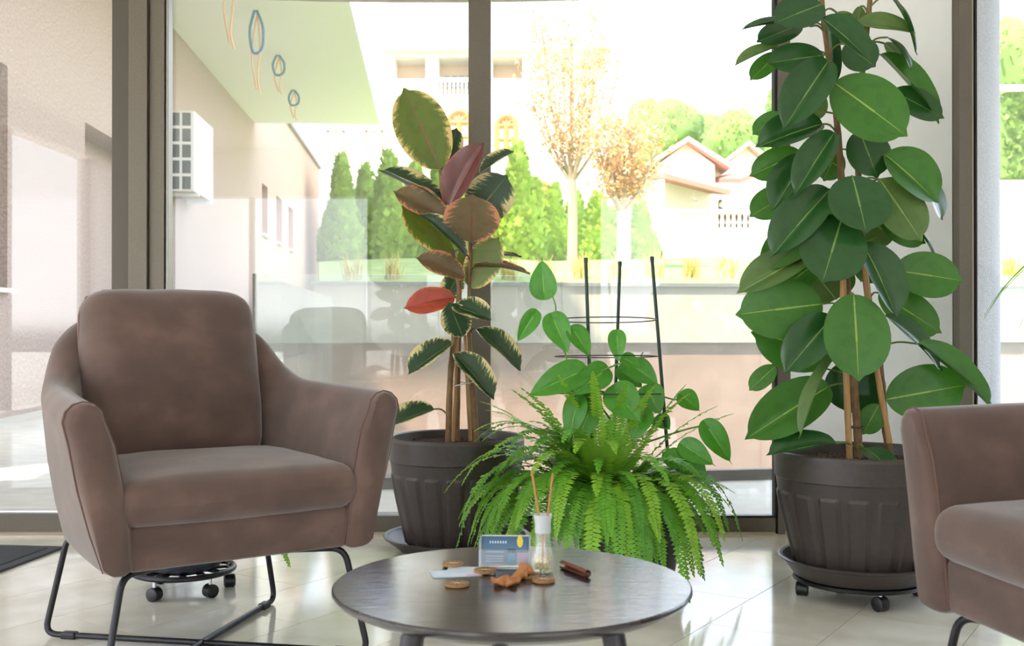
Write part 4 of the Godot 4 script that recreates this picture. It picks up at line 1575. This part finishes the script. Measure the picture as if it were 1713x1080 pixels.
func build_pots() -> void:
	# wheeled stand with a slate pot behind the armchair
	var o := thing("plant_stand", "round cast plant trolley on black casters behind the armchair", "plant stand", xz(-1.0, 3.26))
	var b := nb()
	for rr in [0.148, 0.06]:
		var ring := []
		for j in 49:
			ring.append(Vector3(cos(TAU * j / 48.0) * rr, 0.066, sin(TAU * j / 48.0) * rr))
		tube(b, ring, 0.0085, 8)
	part(o, "rim", b, M.rod, 60.0)
	b = nb()
	for j in 12:
		var a := TAU * j / 12.0
		var ring := []
		for s in 17:
			var c := TAU * s / 16.0
			ring.append(Vector3(cos(a) * 0.104, 0.066, sin(a) * 0.104) + Vector3(cos(c) * 0.034, 0, sin(c) * 0.034).rotated(Vector3.UP, -a) * Vector3(1, 1, 1))
		tube(b, ring, 0.0045, 6)
	part(o, "scrollwork", b, M.rod, 60.0)
	for a in [0.35, 2.45, 4.35, 5.6]:
		caster(o, Vector3(cos(a) * 0.135, 0.064, -sin(a) * 0.135), 0.02, a)
	var pf := thing("slate_pot_fern", "slate-grey pot with a small fern on the plant trolley", "potted plant", xz(-1.0, 3.26, 0.0755))
	b = nb()
	lathe(b, [Vector2(0.001, 0.0), Vector2(0.105, 0.0), Vector2(0.112, 0.006), Vector2(0.135, 0.17), Vector2(0.14, 0.18), Vector2(0.13, 0.18), Vector2(0.122, 0.15), Vector2(0.001, 0.15)], 48)
	part(pf, "pot", b, M.pot_slate, 40.0)
	for j in 16:
		var a := TAU * j / 16.0 + 0.2
		if sin(a) > -0.1:
			continue
		frond(pf, Vector3(cos(a) * 0.03, 0.15, sin(a) * 0.03), a, rng.randf_range(0.5, 1.1), rng.randf_range(0.2, 0.26), 5.5, 0.032, M.fern)
	frond(pf, Vector3(0.05, 0.15, 0.02), 0.38, 0.35, 0.38, 4.6, 0.034, M.fern_light)
	frond(pf, Vector3(0.05, 0.15, 0.03), 0.12, 0.30, 0.33, 5.2, 0.034, M.fern_light)

# ---------------------------------------------------------------- leaves
func leaf_mesh(fold: float, droop: float, wave: float, tip: float, heart := 0.0) -> ArrayMesh:
	# blade along +y from 0 to 1, width 1 across x, upper side towards +z
	var b := nb()
	var rows := 19
	var cols := 9
	for r in rows:
		var t := 0.5 - 0.5 * cos(PI * r / float(rows - 1))
		var e := 2.0 * pow(t, 1.06) - 1.0
		var w := sqrt(maxf(1.0 - e * e, 0.0)) * 0.5
		if heart > 0.0:
			w = pow(maxf(sin(PI * pow(t, 0.6)), 0.0), 0.75) * 0.5
		if r == rows - 1:
			w = 0.006
		var yy := t
		if r == rows - 1:
			yy = 1.0 + tip
		for c in cols:
			var s := c / float(cols - 1) * 2.0 - 1.0
			var x := s * w
			var y := yy
			if heart > 0.0:
				y -= heart * s * s * (1.0 - t) * (1.0 - t)
			var z := fold * absf(x) - droop * t * t + wave * sin(t * 9.0 + s * 2.0) * absf(s) * 0.5
			z += -0.25 * fold * x * x * 2.0
			b.v.append(Vector3(x, y, z))
			b.u.append(Vector2(0.5 + s * 0.5, t))
	for r in rows - 1:
		for c in cols - 1:
			var a := r * cols + c
			b.i.append_array(PackedInt32Array([a, a + cols, a + 1, a + 1, a + cols, a + cols + 1]))
	return finish(b, 70.0)

func place_leaf(parent: Node3D, mesh: Mesh, m: Material, base: Vector3, tip: Vector3, width: float, face: Vector3, called := "leaf") -> MeshInstance3D:
	var y := tip - base
	var z := (face - y * face.dot(y) / y.length_squared()).normalized()
	var x := y.normalized().cross(z)
	var o := put(parent, called, mesh, m, Transform3D(Basis(x * width, y, z * y.length() * 0.9), base - parent.position))
	return o

func petiole(parent: Node3D, from: Vector3, to: Vector3, r: float, m: Material) -> void:
	var b := nb()
	var mid := from.lerp(to, 0.5) + Vector3(0, 0.012, 0)
	tube(b, smooth([from - parent.position, mid - parent.position, to - parent.position], 3), r, 6)
	part(parent, "petiole", b, m)

func nearest_on(path: Array, p: Vector3, below: float) -> Vector3:
	var best: Vector3 = path[0]
	var bd := 1e9
	for q in path:
		var dd: float = Vector2(q.x - p.x, q.z - p.z).length() + absf(q.y - (p.y - below)) * 1.3
		if dd < bd:
			bd = dd
			best = q
	return best

func stem(parent: Node3D, pts: Array, r0: float, r1: float, m: Material, called := "stem") -> Array:
	var path := smooth(pts, 6)
	var rad := []
	for k in path.size():
		rad.append(lerpf(r0, r1, float(k) / path.size()) * (1.0 + 0.1 * (1.0 if k % 4 == 0 else 0.0)))
	var b := nb()
	var local := []
	for p in path:
		local.append(p - parent.position)
	tube(b, local, rad, 10)
	part(parent, called, b, m, 60.0)
	return path

func build_variegated() -> void:
	var D := 3.86
	var o := thing("variegated_rubber_plant", "variegated rubber plant with cream-edged leaves in a ribbed brown pot beside the mullion", "potted plant", xz(-0.2, D))
	saucer(o, 0.0, 0.262, 0.19, 0.058, M.pot)
	ribbed_pot(o, 0.012, 0.40, 0.245, 0.168, M.pot)
	soil_disc(o, 0.378, 0.217)
	var s1 := stem(o, [at(750, 742, D - 0.04), at(753, 640, D - 0.04), at(760, 560, D - 0.03), at(768, 480, D - 0.02), at(752, 400, D), at(741, 330, D), at(736, 284, D)], 0.012, 0.006, M.stem)
	var s2 := stem(o, [at(797, 738, D), at(791, 640, D), at(785, 560, D), at(785, 480, D), at(788, 404, D - 0.02)], 0.011, 0.005, M.stem)
	stem(o, [at(764, 738, D + 0.04), at(766, 640, D + 0.03), at(768, 560, D + 0.02), at(770, 500, D)], 0.011, 0.007, M.stem)
	stem(o, [at(787, 738, D + 0.05), at(782, 650, D + 0.03), at(778, 560, D + 0.02)], 0.007, 0.006, M.bamboo)
	stem(o, [at(757, 740, D), at(764, 600, D), at(770, 470, D - 0.01)], 0.006, 0.005, M.bamboo, "cane")
	var b := nb()
	var tie := []
	for k in 25:
		var a := TAU * k / 24.0
		tie.append(at(776, 641, D) - o.position + Vector3(cos(a) * 0.05, 0.006 * sin(a * 2.0), sin(a) * 0.05))
	tube(b, tie, 0.0018, 5)
	part(o, "tie_cord", b, M.limewash)
	var flat := leaf_mesh(0.12, 0.02, 0.0, 0.05)
	var fold := leaf_mesh(0.5, 0.1, 0.03, 0.05)
	var curl := leaf_mesh(0.35, 0.22, 0.05, 0.06)
	var C := Vector3(0, 0.1, 1)
	# base x,y  tip x,y  width px  depth at base, tip  material  mesh  facing
	var L := [
		[736, 282, 678, 152, 82, 0.0, -0.03, "var_olive", flat, Vector3(0.15, 0.0, 1)],
		[748, 277, 763, 216, 34, 0.06, 0.08, "var_green", flat, C],
		[752, 345, 801, 241, 56, -0.03, -0.08, "var_red", fold, Vector3(-0.5, 0.3, 1)],
		[803, 291, 854, 251, 34, 0.04, 0.0, "var_green", fold, Vector3(-0.5, 0.7, 0.6)],
		[745, 348, 643, 279, 46, 0.0, -0.02, "var_green", fold, Vector3(0.4, 0.75, 0.45)],
		[745, 366, 668, 314, 50, -0.03, -0.08, "var_brown", curl, Vector3(0.2, 0.5, 0.9)],
		[790, 366, 846, 296, 72, 0.02, 0.0, "var_green", flat, Vector3(0.1, 0.1, 1)],
		[788, 404, 790, 329, 84, -0.06, -0.12, "var_brown", flat, Vector3(0, 0.15, 1)],
		[754, 421, 676, 347, 56, -0.03, -0.07, "var_olive", flat, Vector3(0.35, 0.3, 0.9)],
		[778, 428, 711, 357, 38, -0.06, -0.12, "var_green", fold, Vector3(0.6, 0.5, 0.6)],
		[776, 464, 707, 425, 46, -0.05, -0.12, "var_brown", curl, Vector3(0.2, 0.6, 0.8)],
		[785, 480, 832, 400, 56, 0.0, -0.03, "var_olive", flat, Vector3(-0.2, 0.1, 1)],
		[792, 446, 880, 440, 40, -0.03, -0.06, "var_brown", curl, Vector3(0.0, 1.0, 0.18)],
		[800, 432, 866, 417, 34, 0.02, 0.03, "var_green", curl, Vector3(0, 1.0, 0.25)],
		[760, 498, 682, 508, 42, -0.03, -0.09, "var_orange", curl, Vector3(0.1, 0.4, 0.9)],
		[760, 512, 818, 529, 46, -0.06, -0.14, "var_green", fold, Vector3(0.1, 0.7, 0.7)],
		[774, 562, 752, 508, 46, -0.04, -0.08, "var_green", flat, C],
		[796, 551, 870, 611, 46, -0.02, -0.09, "var_green", fold, Vector3(0.35, 0.7, 0.6)],
		[757, 573, 684, 619, 48, -0.03, -0.10, "var_green", fold, Vector3(-0.3, 0.7, 0.7)],
		[760, 592, 825, 658, 46, -0.06, -0.16, "var_green", fold, Vector3(0.3, 0.65, 0.7)],
		[726, 684, 650, 706, 46, -0.02, -0.08, "var_green", fold, Vector3(0.0, 0.85, 0.5)],
		[770, 420, 800, 470, 40, 0.05, 0.07, "var_olive", flat, C],
		[770, 455, 745, 500, 36, 0.05, 0.1, "var_green", flat, C],
	]
	var all := s1 + s2
	for l in L:
		var p0 := at(l[0], l[1], D + l[5])
		var p1 := at(l[2], l[3], D + l[6])
		place_leaf(o, l[8], M[l[7]], p0, p1, l[4] * (D + l[5]) / F * 1.12, l[9])
		petiole(o, nearest_on(all, p0, 0.03), p0, 0.0032, M.petiole_red)

func build_rubber_plant() -> void:
	var D := 3.2
	var o := thing("rubber_plant", "tall dark green rubber plant tied to canes in a ribbed brown pot", "potted plant", xz(1.04, D))
	saucer(o, 0.058, 0.235, 0.18, 0.062, M.pot)
	ribbed_pot(o, 0.07, 0.365, 0.25, 0.172, M.pot)
	soil_disc(o, 0.40, 0.222)
	var b := nb()
	lathe(b, [Vector2(0.001, 0.046), Vector2(0.19, 0.046), Vector2(0.195, 0.05), Vector2(0.19, 0.057), Vector2(0.001, 0.057)], 48)
	part(o, "trolley", b, M.black_plastic, 40.0)
	for c in [[0.0, 0.18], [-0.172, 0.0], [0.0, -0.18], [0.172, 0.0]]:
		caster(o, Vector3(c[0], 0.05, c[1]), 0.021, 0.5 + c[0] * 5.0)
	var s1 := stem(o, [at(1437, 772, D), at(1432, 690, D), at(1421, 560, D), at(1415, 440, D), at(1408, 300, D), at(1399, 190, D), at(1386, 90, D), at(1377, 20, D), at(1372, -70, D)], 0.0125, 0.007, M.stem)
	var s2 := stem(o, [at(1490, 772, D + 0.06), at(1478, 690, D + 0.05), at(1470, 600, D + 0.04), at(1450, 480, D + 0.04), at(1438, 330, D + 0.05), at(1436, 200, D + 0.05), at(1448, 80, D + 0.05), at(1456, 0, D + 0.05), at(1462, -70, D + 0.05)], 0.012, 0.007, M.stem)
	stem(o, [at(1421, 772, D - 0.03), at(1416, 640, D - 0.03), at(1411, 500, D - 0.02), at(1409, 360, D - 0.02)], 0.0095, 0.009, M.bamboo, "cane")
	stem(o, [at(1488, 740, D + 0.03), at(1464, 600, D + 0.02), at(1446, 440, D + 0.02)], 0.0085, 0.008, M.bamboo, "cane")
	for y in [714, 505, 330]:
		b = nb()
		var tie := []
		for k in 25:
			var a := TAU * k / 24.0
			tie.append(at(1429 - (714 - y) * 0.05, y, D - 0.015) - o.position + Vector3(cos(a) * 0.024, 0.0, sin(a) * 0.03))
		tube(b, tie, 0.0022, 5)
		part(o, "tie", b, M.black_plastic)
	var flat := leaf_mesh(0.10, 0.05, 0.0, 0.06)
	var fold := leaf_mesh(0.45, 0.12, 0.02, 0.06)
	var arch := leaf_mesh(0.25, 0.28, 0.02, 0.06)
	var A := "rubber"
	var G := "rubber_b"
	var Pp := "rubber_pale"
	var C := Vector3(0, 0.15, 1)
	var CL := Vector3(-0.5, 0.3, 0.85)
	var CR := Vector3(0.5, 0.3, 0.85)
	var UP := Vector3(0, 0.8, 0.55)
	var L := [
		[1376, 6, 1302, 33, 54, -0.06, -0.14, A, flat, Vector3(-0.1, 0.3, 1)],
		[1356, 44, 1252, 20, 34, -0.02, -0.06, A, arch, Vector3(-0.1, 0.9, 0.4)],
		[1342, 40, 1270, 66, 42, 0.02, 0.0, A, flat, CL],
		[1302, 78, 1231, 102, 24, 0.03, 0.03, Pp, fold, Vector3(0, 0.7, 0.6)],
		[1304, 88, 1257, 130, 34, 0.05, 0.05, G, flat, CL],
		[1378, 92, 1291, 102, 48, -0.05, -0.1, A, flat, Vector3(-0.1, 0.3, 1)],
		[1386, 102, 1316, 202, 62, -0.08, -0.16, A, fold, Vector3(-0.25, 0.25, 1)],
		[1376, 30, 1455, 88, 48, -0.08, -0.15, A, fold, Vector3(0.1, 0.5, 0.9)],
		[1432, 42, 1529, 46, 38, 0.02, 0.0, Pp, fold, Vector3(0.0, 0.6, 0.8)],
		[1490, -6, 1553, 70, 30, 0.0, -0.02, A, arch, Vector3(0.6, 0.7, 0.4)],
		[1415, 73, 1463, 108, 54, 0.0, -0.03, A, flat, C],
		[1484, 62, 1534, 100, 34, 0.0, -0.04, A, arch, Vector3(0.5, 0.7, 0.5)],
		[1480, 72, 1534, 122, 38, 0.05, 0.05, Pp, flat, CR],
		[1472, 91, 1576, 190, 56, 0.02, -0.02, G, fold, Vector3(0.5, 0.5, 0.75)],
		[1396, 138, 1513, 220, 92, -0.1, -0.16, G, flat, Vector3(0.05, 0.1, 1)],
		[1494, 152, 1577, 193, 50, -0.02, -0.05, A, flat, Vector3(0.15, 0.35, 0.95)],
		[1389, 44, 1399, 136, 36, 0.03, 0.04, A, flat, Vector3(0.6, 0.1, 0.8)],
		[1376, 207, 1272, 236, 54, -0.04, -0.09, A, fold, Vector3(-0.15, 0.5, 0.85)],
		[1306, 189, 1261, 222, 32, 0.04, 0.05, G, flat, CL],
		[1370, 150, 1345, 200, 46, 0.08, 0.1, Pp, flat, C],
		[1396, 222, 1333, 313, 48, -0.08, -0.15, A, fold, Vector3(-0.35, 0.3, 0.9)],
		[1340, 255, 1259, 291, 44, 0.03, 0.03, G, flat, Vector3(-0.2, 0.1, 1)],
		[1352, 262, 1294, 341, 54, -0.03, -0.09, A, fold, Vector3(-0.4, 0.3, 0.85)],
		[1330, 318, 1258, 358, 52, 0.03, 0.02, G, flat, CL],
		[1388, 318, 1294, 416, 64, -0.08, -0.16, A, fold, Vector3(-0.4, 0.3, 0.9)],
		[1426, 294, 1450, 382, 88, -0.12, -0.2, A, flat, Vector3(0.05, 0.25, 1)],
		[1438, 218, 1468, 292, 66, 0.0, -0.03, A, flat, Vector3(0.15, 0.1, 1)],
		[1480, 258, 1571, 328, 76, -0.02, -0.06, G, fold, Vector3(0.3, 0.3, 0.9)],
		[1472, 300, 1541, 396, 72, -0.04, -0.08, Pp, flat, Vector3(0.2, 0.1, 1)],
		[1545, 300, 1588, 354, 56, 0.03, 0.0, A, arch, Vector3(0.3, 0.8, 0.5)],
		[1475, 366, 1546, 404, 42, 0.05, 0.04, G, flat, C],
		[1440, 360, 1498, 396, 60, 0.08, 0.09, Pp, flat, C],
		[1538, 388, 1582, 440, 24, 0.04, 0.02, A, arch, Vector3(0.7, 0.6, 0.4)],
		[1409, 362, 1379, 465, 92, -0.12, -0.2, A, flat, Vector3(-0.05, 0.25, 1)],
		[1442, 406, 1506, 518, 66, -0.1, -0.17, A, fold, Vector3(0.35, 0.35, 0.85)],
		[1379, 371, 1276, 441, 56, -0.02, -0.05, G, fold, Vector3(-0.1, 0.4, 0.9)],
		[1358, 424, 1240, 480, 52, -0.04, -0.07, Pp, fold, Vector3(-0.1, 0.5, 0.85)],
		[1370, 436, 1310, 480, 46, 0.02, 0.02, G, flat, CL],
		[1496, 452, 1607, 467, 66, 0.0, -0.02, G, flat, Vector3(0.15, 0.2, 0.95)],
		[1402, 352, 1342, 372, 44, 0.05, 0.06, G, flat, C],
		[1376, 508, 1241, 524, 84, -0.05, -0.1, G, flat, Vector3(-0.05, 0.15, 1)],
		[1392, 531, 1317, 614, 60, -0.09, -0.16, A, fold, Vector3(-0.3, 0.3, 0.9)],
		[1398, 592, 1266, 557, 78, -0.01, -0.03, G, flat, Vector3(-0.1, 0.1, 1)],
		[1428, 492, 1438, 628, 92, -0.14, -0.2, G, flat, Vector3(0, 0.2, 1)],
		[1400, 592, 1318, 702, 28, -0.1, -0.17, Pp, arch, Vector3(-0.85, 0.3, 0.35)],
		[1386, 646, 1257, 724, 68, -0.03, -0.1, G, fold, Vector3(-0.15, 0.35, 0.9)],
		[1297, 612, 1255, 650, 30, 0.05, 0.05, G, flat, CL],
		[1440, 600, 1420, 688, 84, 0.08, 0.1, A, flat, C],
		[1482, 668, 1612, 644, 76, 0.02, 0.0, G, flat, Vector3(0.05, 0.15, 1)],
		[1534, 575, 1664, 668, 46, -0.04, -0.06, G, fold, Vector3(0.4, 0.6, 0.7)],
		[1480, 528, 1588, 594, 50, -0.02, -0.06, A, arch, Vector3(0.3, 0.75, 0.6)],
		[1470, 490, 1572, 552, 58, 0.05, 0.04, G, flat, Vector3(0.2, 0.2, 0.95)],
		[1398, 742, 1289, 750, 50, -0.1, -0.14, A, fold, Vector3(-0.05, 0.9, 0.4)],
		[1444, 748, 1494, 774, 48, -0.1, -0.2, A, arch, Vector3(0.2, 0.85, 0.5)],
		[1470, 676, 1445, 724, 36, 0.03, 0.03, G, flat, C],
		[1398, 500, 1360, 452, 56, 0.08, 0.08, Pp, flat, C],
		[1440, 470, 1470, 420, 50, 0.1, 0.12, G, flat, C],
		[1420, 130, 1450, 200, 54, 0.1, 0.1, G, flat, C],
		[1400, 20, 1420, 70, 46, 0.06, 0.08, Pp, flat, C],
		[1440, 10, 1432, 60, 30, 0.04, 0.05, Pp, flat, CR],
		[1400, 250, 1380, 300, 40, 0.1, 0.1, G, flat, C],
		[1410, 440, 1392, 490, 50, 0.1, 0.1, G, flat, C],
	]
	var all := s1 + s2
	for l in L:
		var p0 := at(l[0], l[1], D + l[5])
		var p1 := at(l[2], l[3], D + l[6])
		place_leaf(o, l[8], M[l[7]], p0, p1, l[4] * (D + l[5]) / F * 1.22, l[9])
		petiole(o, nearest_on(all, p0, 0.02), p0, 0.003, M.petiole)

# ---------------------------------------------------------------- fern
func frond(parent: Node3D, root: Vector3, az: float, elev: float, length: float, sag: float, width: float, m: Material) -> void:
	# arching rachis with two rows of small leaflets; positions local to the parent
	var n := 40
	var ds := length / n
	var p := root
	var d := Vector3(cos(az) * cos(elev), sin(elev), sin(az) * cos(elev))
	var path := [p]
	for k in n:
		d = (d + Vector3(0, -sag * ds * (0.5 + 1.1 * k / n), 0)).normalized()
		if d.y < -0.97:
			d = (d + Vector3(cos(az), 0, sin(az)) * 0.1).normalized()
		p += d * ds
		path.append(p)
	var b := nb()
	var rad := []
	for k in path.size():
		rad.append(lerpf(0.0016, 0.0005, float(k) / n))
	tube(b, path, rad, 4)
	for k in range(3, n + 1):
		var t := float(k) / n
		var tg: Vector3 = (path[k] - path[k - 1]).normalized()
		var side := tg.cross(Vector3.UP)
		if side.length() < 0.1:
			side = Vector3(-sin(az), 0, cos(az))
		side = side.normalized()
		var nrm := side.cross(tg).normalized()
		var w := width * pow(sin(PI * clampf(0.12 + 0.86 * t, 0.0, 1.0)), 0.6) * (0.9 + 0.2 * rng.randf())
		for s in [-1.0, 1.0]:
			var q: Vector3 = path[k] + tg * ds * (0.0 if s > 0 else 0.5)
			var out: Vector3 = (side * s + tg * 0.28 - nrm * rng.randf_range(-0.1, 0.3)).normalized() * w
			var half := tg * ds * 0.52
			var v0: int = b.v.size()
			for c in [q - half * 0.6, q + half * 0.8, q + out * 0.55 + half + nrm * 0.0015, q + out * 0.55 - half + nrm * 0.0015, q + out]:
				b.v.append(c)
				b.u.append(Vector2(0.5, t))
			b.i.append_array(PackedInt32Array([v0, v0 + 3, v0 + 1, v0 + 1, v0 + 3, v0 + 2, v0 + 3, v0 + 4, v0 + 2]))
	part(parent, "frond", b, m, 60.0)

func build_fern() -> void:
	var D := 3.45
	var c := at(1052, 812, D)
	var o := thing("potted_fern", "lush fern and climbing pothos sharing a grey pot with a wire support", "potted plant", Vector3(c.x, 0, c.z))
	var b := nb()
	lathe(b, [Vector2(0.001, 0.0), Vector2(0.135, 0.0), Vector2(0.145, 0.008), Vector2(0.185, 0.24), Vector2(0.19, 0.262), Vector2(0.208, 0.266), Vector2(0.213, 0.278), Vector2(0.208, 0.29), Vector2(0.197, 0.288), Vector2(0.18, 0.25), Vector2(0.001, 0.25)], 64)
	part(o, "pot", b, M.pot_grey, 40.0)
	soil_disc(o, 0.262, 0.18)
	var mats := [M.fern, M.fern_dark, M.fern, M.fern_light]
	# crown of arching fronds; the plant leans to the window-mullion side of its pot
	for j in 110:
		var az := TAU * fmod(j * 0.618034, 1.0)
		var right := maxf(0.0, cos(az))
		var ring := fmod(j * 0.377, 1.0)
		var root := Vector3(cos(az) * (0.03 + 0.1 * ring) - 0.09, 0.265, sin(az) * (0.03 + 0.1 * ring))
		var elev := lerpf(1.25, 0.4, ring) + rng.randf_range(-0.12, 0.12)
		var back_left := maxf(0.0, -cos(az)) * maxf(0.0, -sin(az))
		var len := rng.randf_range(0.36, 0.50) * (1.0 - 0.32 * right) * (1.0 - 0.8 * back_left)
		frond(o, root, az + rng.randf_range(-0.25, 0.25), elev, len, rng.randf_range(3.6, 6.0), rng.randf_range(0.026, 0.034), mats[j % 4])
	# long fronds that stand out to the sides
	for s in [[PI - 0.15, 0.95, 0.46, 1.7, 3], [PI + 0.12, 0.75, 0.54, 3.6, 3], [PI - 0.3, 0.6, 0.5, 3.9, 3], [PI + 0.3, 0.95, 0.44, 2.2, 3], [PI - 0.5, 1.1, 0.45, 2.0, 0], [PI + 0.5, 0.5, 0.46, 4.4, 3], [0.15, 0.85, 0.44, 1.5, 3], [-0.1, 0.75, 0.56, 5.6, 0], [0.35, 0.95, 0.42, 1.6, 3], [0.0, 1.15, 0.40, 1.5, 0], [1.4, 1.25, 0.42, 2.4, 0], [1.8, 1.3, 0.44, 2.4, 3], [2.2, 1.25, 0.44, 2.2, 3], [2.6, 1.15, 0.44, 2.2, 3], [1.1, 1.2, 0.42, 2.2, 3], [0.7, 1.1, 0.42, 1.9, 3]]:
		frond(o, Vector3(-0.08 + 0.05 * cos(s[0]), 0.27, 0.05 * sin(s[0])), s[0], s[1], s[2], s[3], 0.03, mats[s[4]])
	# front cascade
	for j in 44:
		var az := lerpf(0.75, 3.1, j / 43.0)
		frond(o, Vector3(cos(az) * 0.12 - 0.08, 0.27, sin(az) * 0.13), az, rng.randf_range(0.5, 0.95), rng.randf_range(0.40, 0.54), rng.randf_range(5.4, 7.6), rng.randf_range(0.028, 0.034), mats[(j + 1) % 4])
	# support: three green stakes and wire rings
	var ctr := at(1018, 540, D)
	for s in [[980, 437, 991, 760, -0.09], [1037, 443, 1026, 760, 0.12], [1091, 435, 1117, 760, -0.02]]:
		b = nb()
		var p0 := at(s[0], s[1], D + s[4]) - o.position
		var p1 := at(s[2], s[3], D + s[4]) - o.position
		tube(b, [p1, p0], 0.0055, 8)
		tube(b, [p0 - Vector3(0, 0.004, 0), p0 + Vector3(0, 0.012, 0)], 0.0066, 8)
		part(o, "stake", b, M.stake, 50.0)
	for s in [[1012, 535, 0.165], [1014, 596, 0.165], [1022, 658, 0.165]]:
		b = nb()
		var q := at(s[0], s[1], D) - o.position
		var ring := []
		for k in 49:
			var a := TAU * k / 48.0
			ring.append(q + Vector3(cos(a) * s[2], 0.008 * sin(a), sin(a) * s[2]))
		tube(b, ring, 0.002, 6)
		part(o, "support_ring", b, M.wire, 60.0)
	# pothos vines and heart leaves
	var vines := [
		[[1010, 700, 0.0], [965, 655, -0.1], [945, 590, -0.14], [925, 545, -0.12], [930, 515, -0.08], [922, 490, -0.05]],
		[[1020, 700, 0.0], [985, 640, -0.12], [1030, 610, -0.14], [1062, 606, -0.1], [1075, 590, -0.02]],
		[[1040, 700, 0.0], [1010, 655, -0.12], [975, 665, -0.14], [960, 640, -0.1]],
		[[1060, 720, 0.0], [1090, 665, -0.05], [1130, 668, -0.03], [1150, 662, 0.0]],
		[[1080, 740, 0.0], [1140, 720, -0.1], [1175, 712, -0.12], [1186, 716, -0.12]],
		[[950, 760, -0.1], [962, 700, -0.13], [960, 660, -0.14]],
	]
	for v in vines:
		var pts := []
		for p in v:
			pts.append(at(p[0], p[1], D + p[2]))
		stem(o, pts, 0.0032, 0.002, M.pothos_stem, "vine")
	var heart := leaf_mesh(0.3, 0.15, 0.02, 0.1, 0.22)
	for l in [[910, 490, 906, 436, 40, -0.05, -0.06, 0], [926, 534, 949, 586, 38, -0.12, -0.16, 0], [893, 527, 867, 569, 26, -0.12, -0.14, 1], [960, 553, 987, 592, 32, -0.13, -0.16, 1], [1032, 560, 1034, 602, 26, -0.14, -0.17, 0], [1044, 599, 1070, 612, 24, -0.12, -0.14, 1], [966, 624, 888, 656, 46, -0.15, -0.2, 0], [930, 622, 964, 652, 40, -0.12, -0.16, 0], [1008, 622, 962, 656, 40, -0.14, -0.2, 1], [1030, 655, 1069, 700, 50, -0.15, -0.2, 0], [1084, 652, 1104, 690, 40, -0.05, -0.08, 0], [1142, 662, 1170, 684, 34, -0.02, -0.04, 1], [1184, 714, 1222, 770, 36, -0.12, -0.14, 0], [1146, 746, 1192, 774, 34, -0.12, -0.16, 0], [966, 672, 950, 732, 34, -0.14, -0.17, 0], [985, 690, 965, 740, 34, -0.13, -0.17, 1], [1076, 690, 1058, 732, 36, -0.12, -0.15, 0], [1060, 612, 1100, 640, 36, -0.04, -0.06, 0], [1040, 620, 1075, 645, 34, 0.03, 0.02, 1], [1100, 700, 1120, 715, 30, 0.0, -0.03, 1], [1150, 770, 1180, 800, 34, -0.1, -0.14, 0], [1120, 760, 1150, 790, 34, -0.12, -0.16, 1], [975, 650, 1005, 690, 36, -0.1, -0.13, 0]]:
		var p0 := at(l[0], l[1], D + l[5])
		var p1 := at(l[2], l[3], D + l[6])
		place_leaf(o, heart, M.pothos, p0, p1, l[4] * D / F * 1.15, Vector3(0.25 if l[7] == 1 else -0.15, 0.35, 0.9), "pothos_leaf")

# ---------------------------------------------------------------- small things
func build_small_things() -> void:
	# doormat
	var m := thing("doormat", "dark grey ribbed doormat with rubber border at the glass door", "doormat", xz(-2.27, 3.52), deg_to_rad(-7.0))
	box_part(m, "rubber_border", Vector3(0, 0.005, 0), Vector3(1.2, 0.009, 0.86), M.mat_edge, 0.003)
	box_part(m, "pile", Vector3(0, 0.0085, 0), Vector3(1.12, 0.009, 0.78), M.mat_pile, 0.003)
	# arching strap-leaved plant just right of the frame, one leaf reaching in
	var d := 2.86
	var o := thing("strap_leaf_plant", "potted plant with long thin arching leaves by the right-hand window", "potted plant", xz(1.85, d))
	var b := nb()
	lathe(b, [Vector2(0.001, 0.0), Vector2(0.11, 0.0), Vector2(0.15, 0.26), Vector2(0.155, 0.28), Vector2(0.145, 0.28), Vector2(0.135, 0.24), Vector2(0.001, 0.24)], 40)
	part(o, "pot", b, M.pot_grey, 40.0)
	stem(o, [xz(1.85, d, 0.22), xz(1.84, d, 0.6), xz(1.85, d, 1.0)], 0.016, 0.012, M.stem)
	for k in 15:
		var az := TAU * k / 15.0 + (0.0 if k > 0 else 0.0)
		var path := []
		var p := Vector3(0, 0.9 + 0.012 * (k % 5), 0)
		var dir := Vector3(cos(az) * 0.7, 0.9, sin(az) * 0.7).normalized()
		if k == 7:
			dir = Vector3(-0.62, 0.9, -0.05).normalized()
		b = nb()
		var rings := []
		for s in 15:
			var side := Vector3(-sin(az), 0, cos(az)) * 0.009 * sin(PI * clampf(0.15 + 0.85 * s / 14.0, 0.0, 0.995))
			rings.append(PackedVector3Array([p - side, p + Vector3(0, -0.002, 0), p + side]))
			dir = (dir + Vector3(0, -0.17, 0)).normalized()
			p += dir * 0.048
		loft(b, rings, false, false)
		part(o, "leaf", b, M.fern_dark, 70.0)
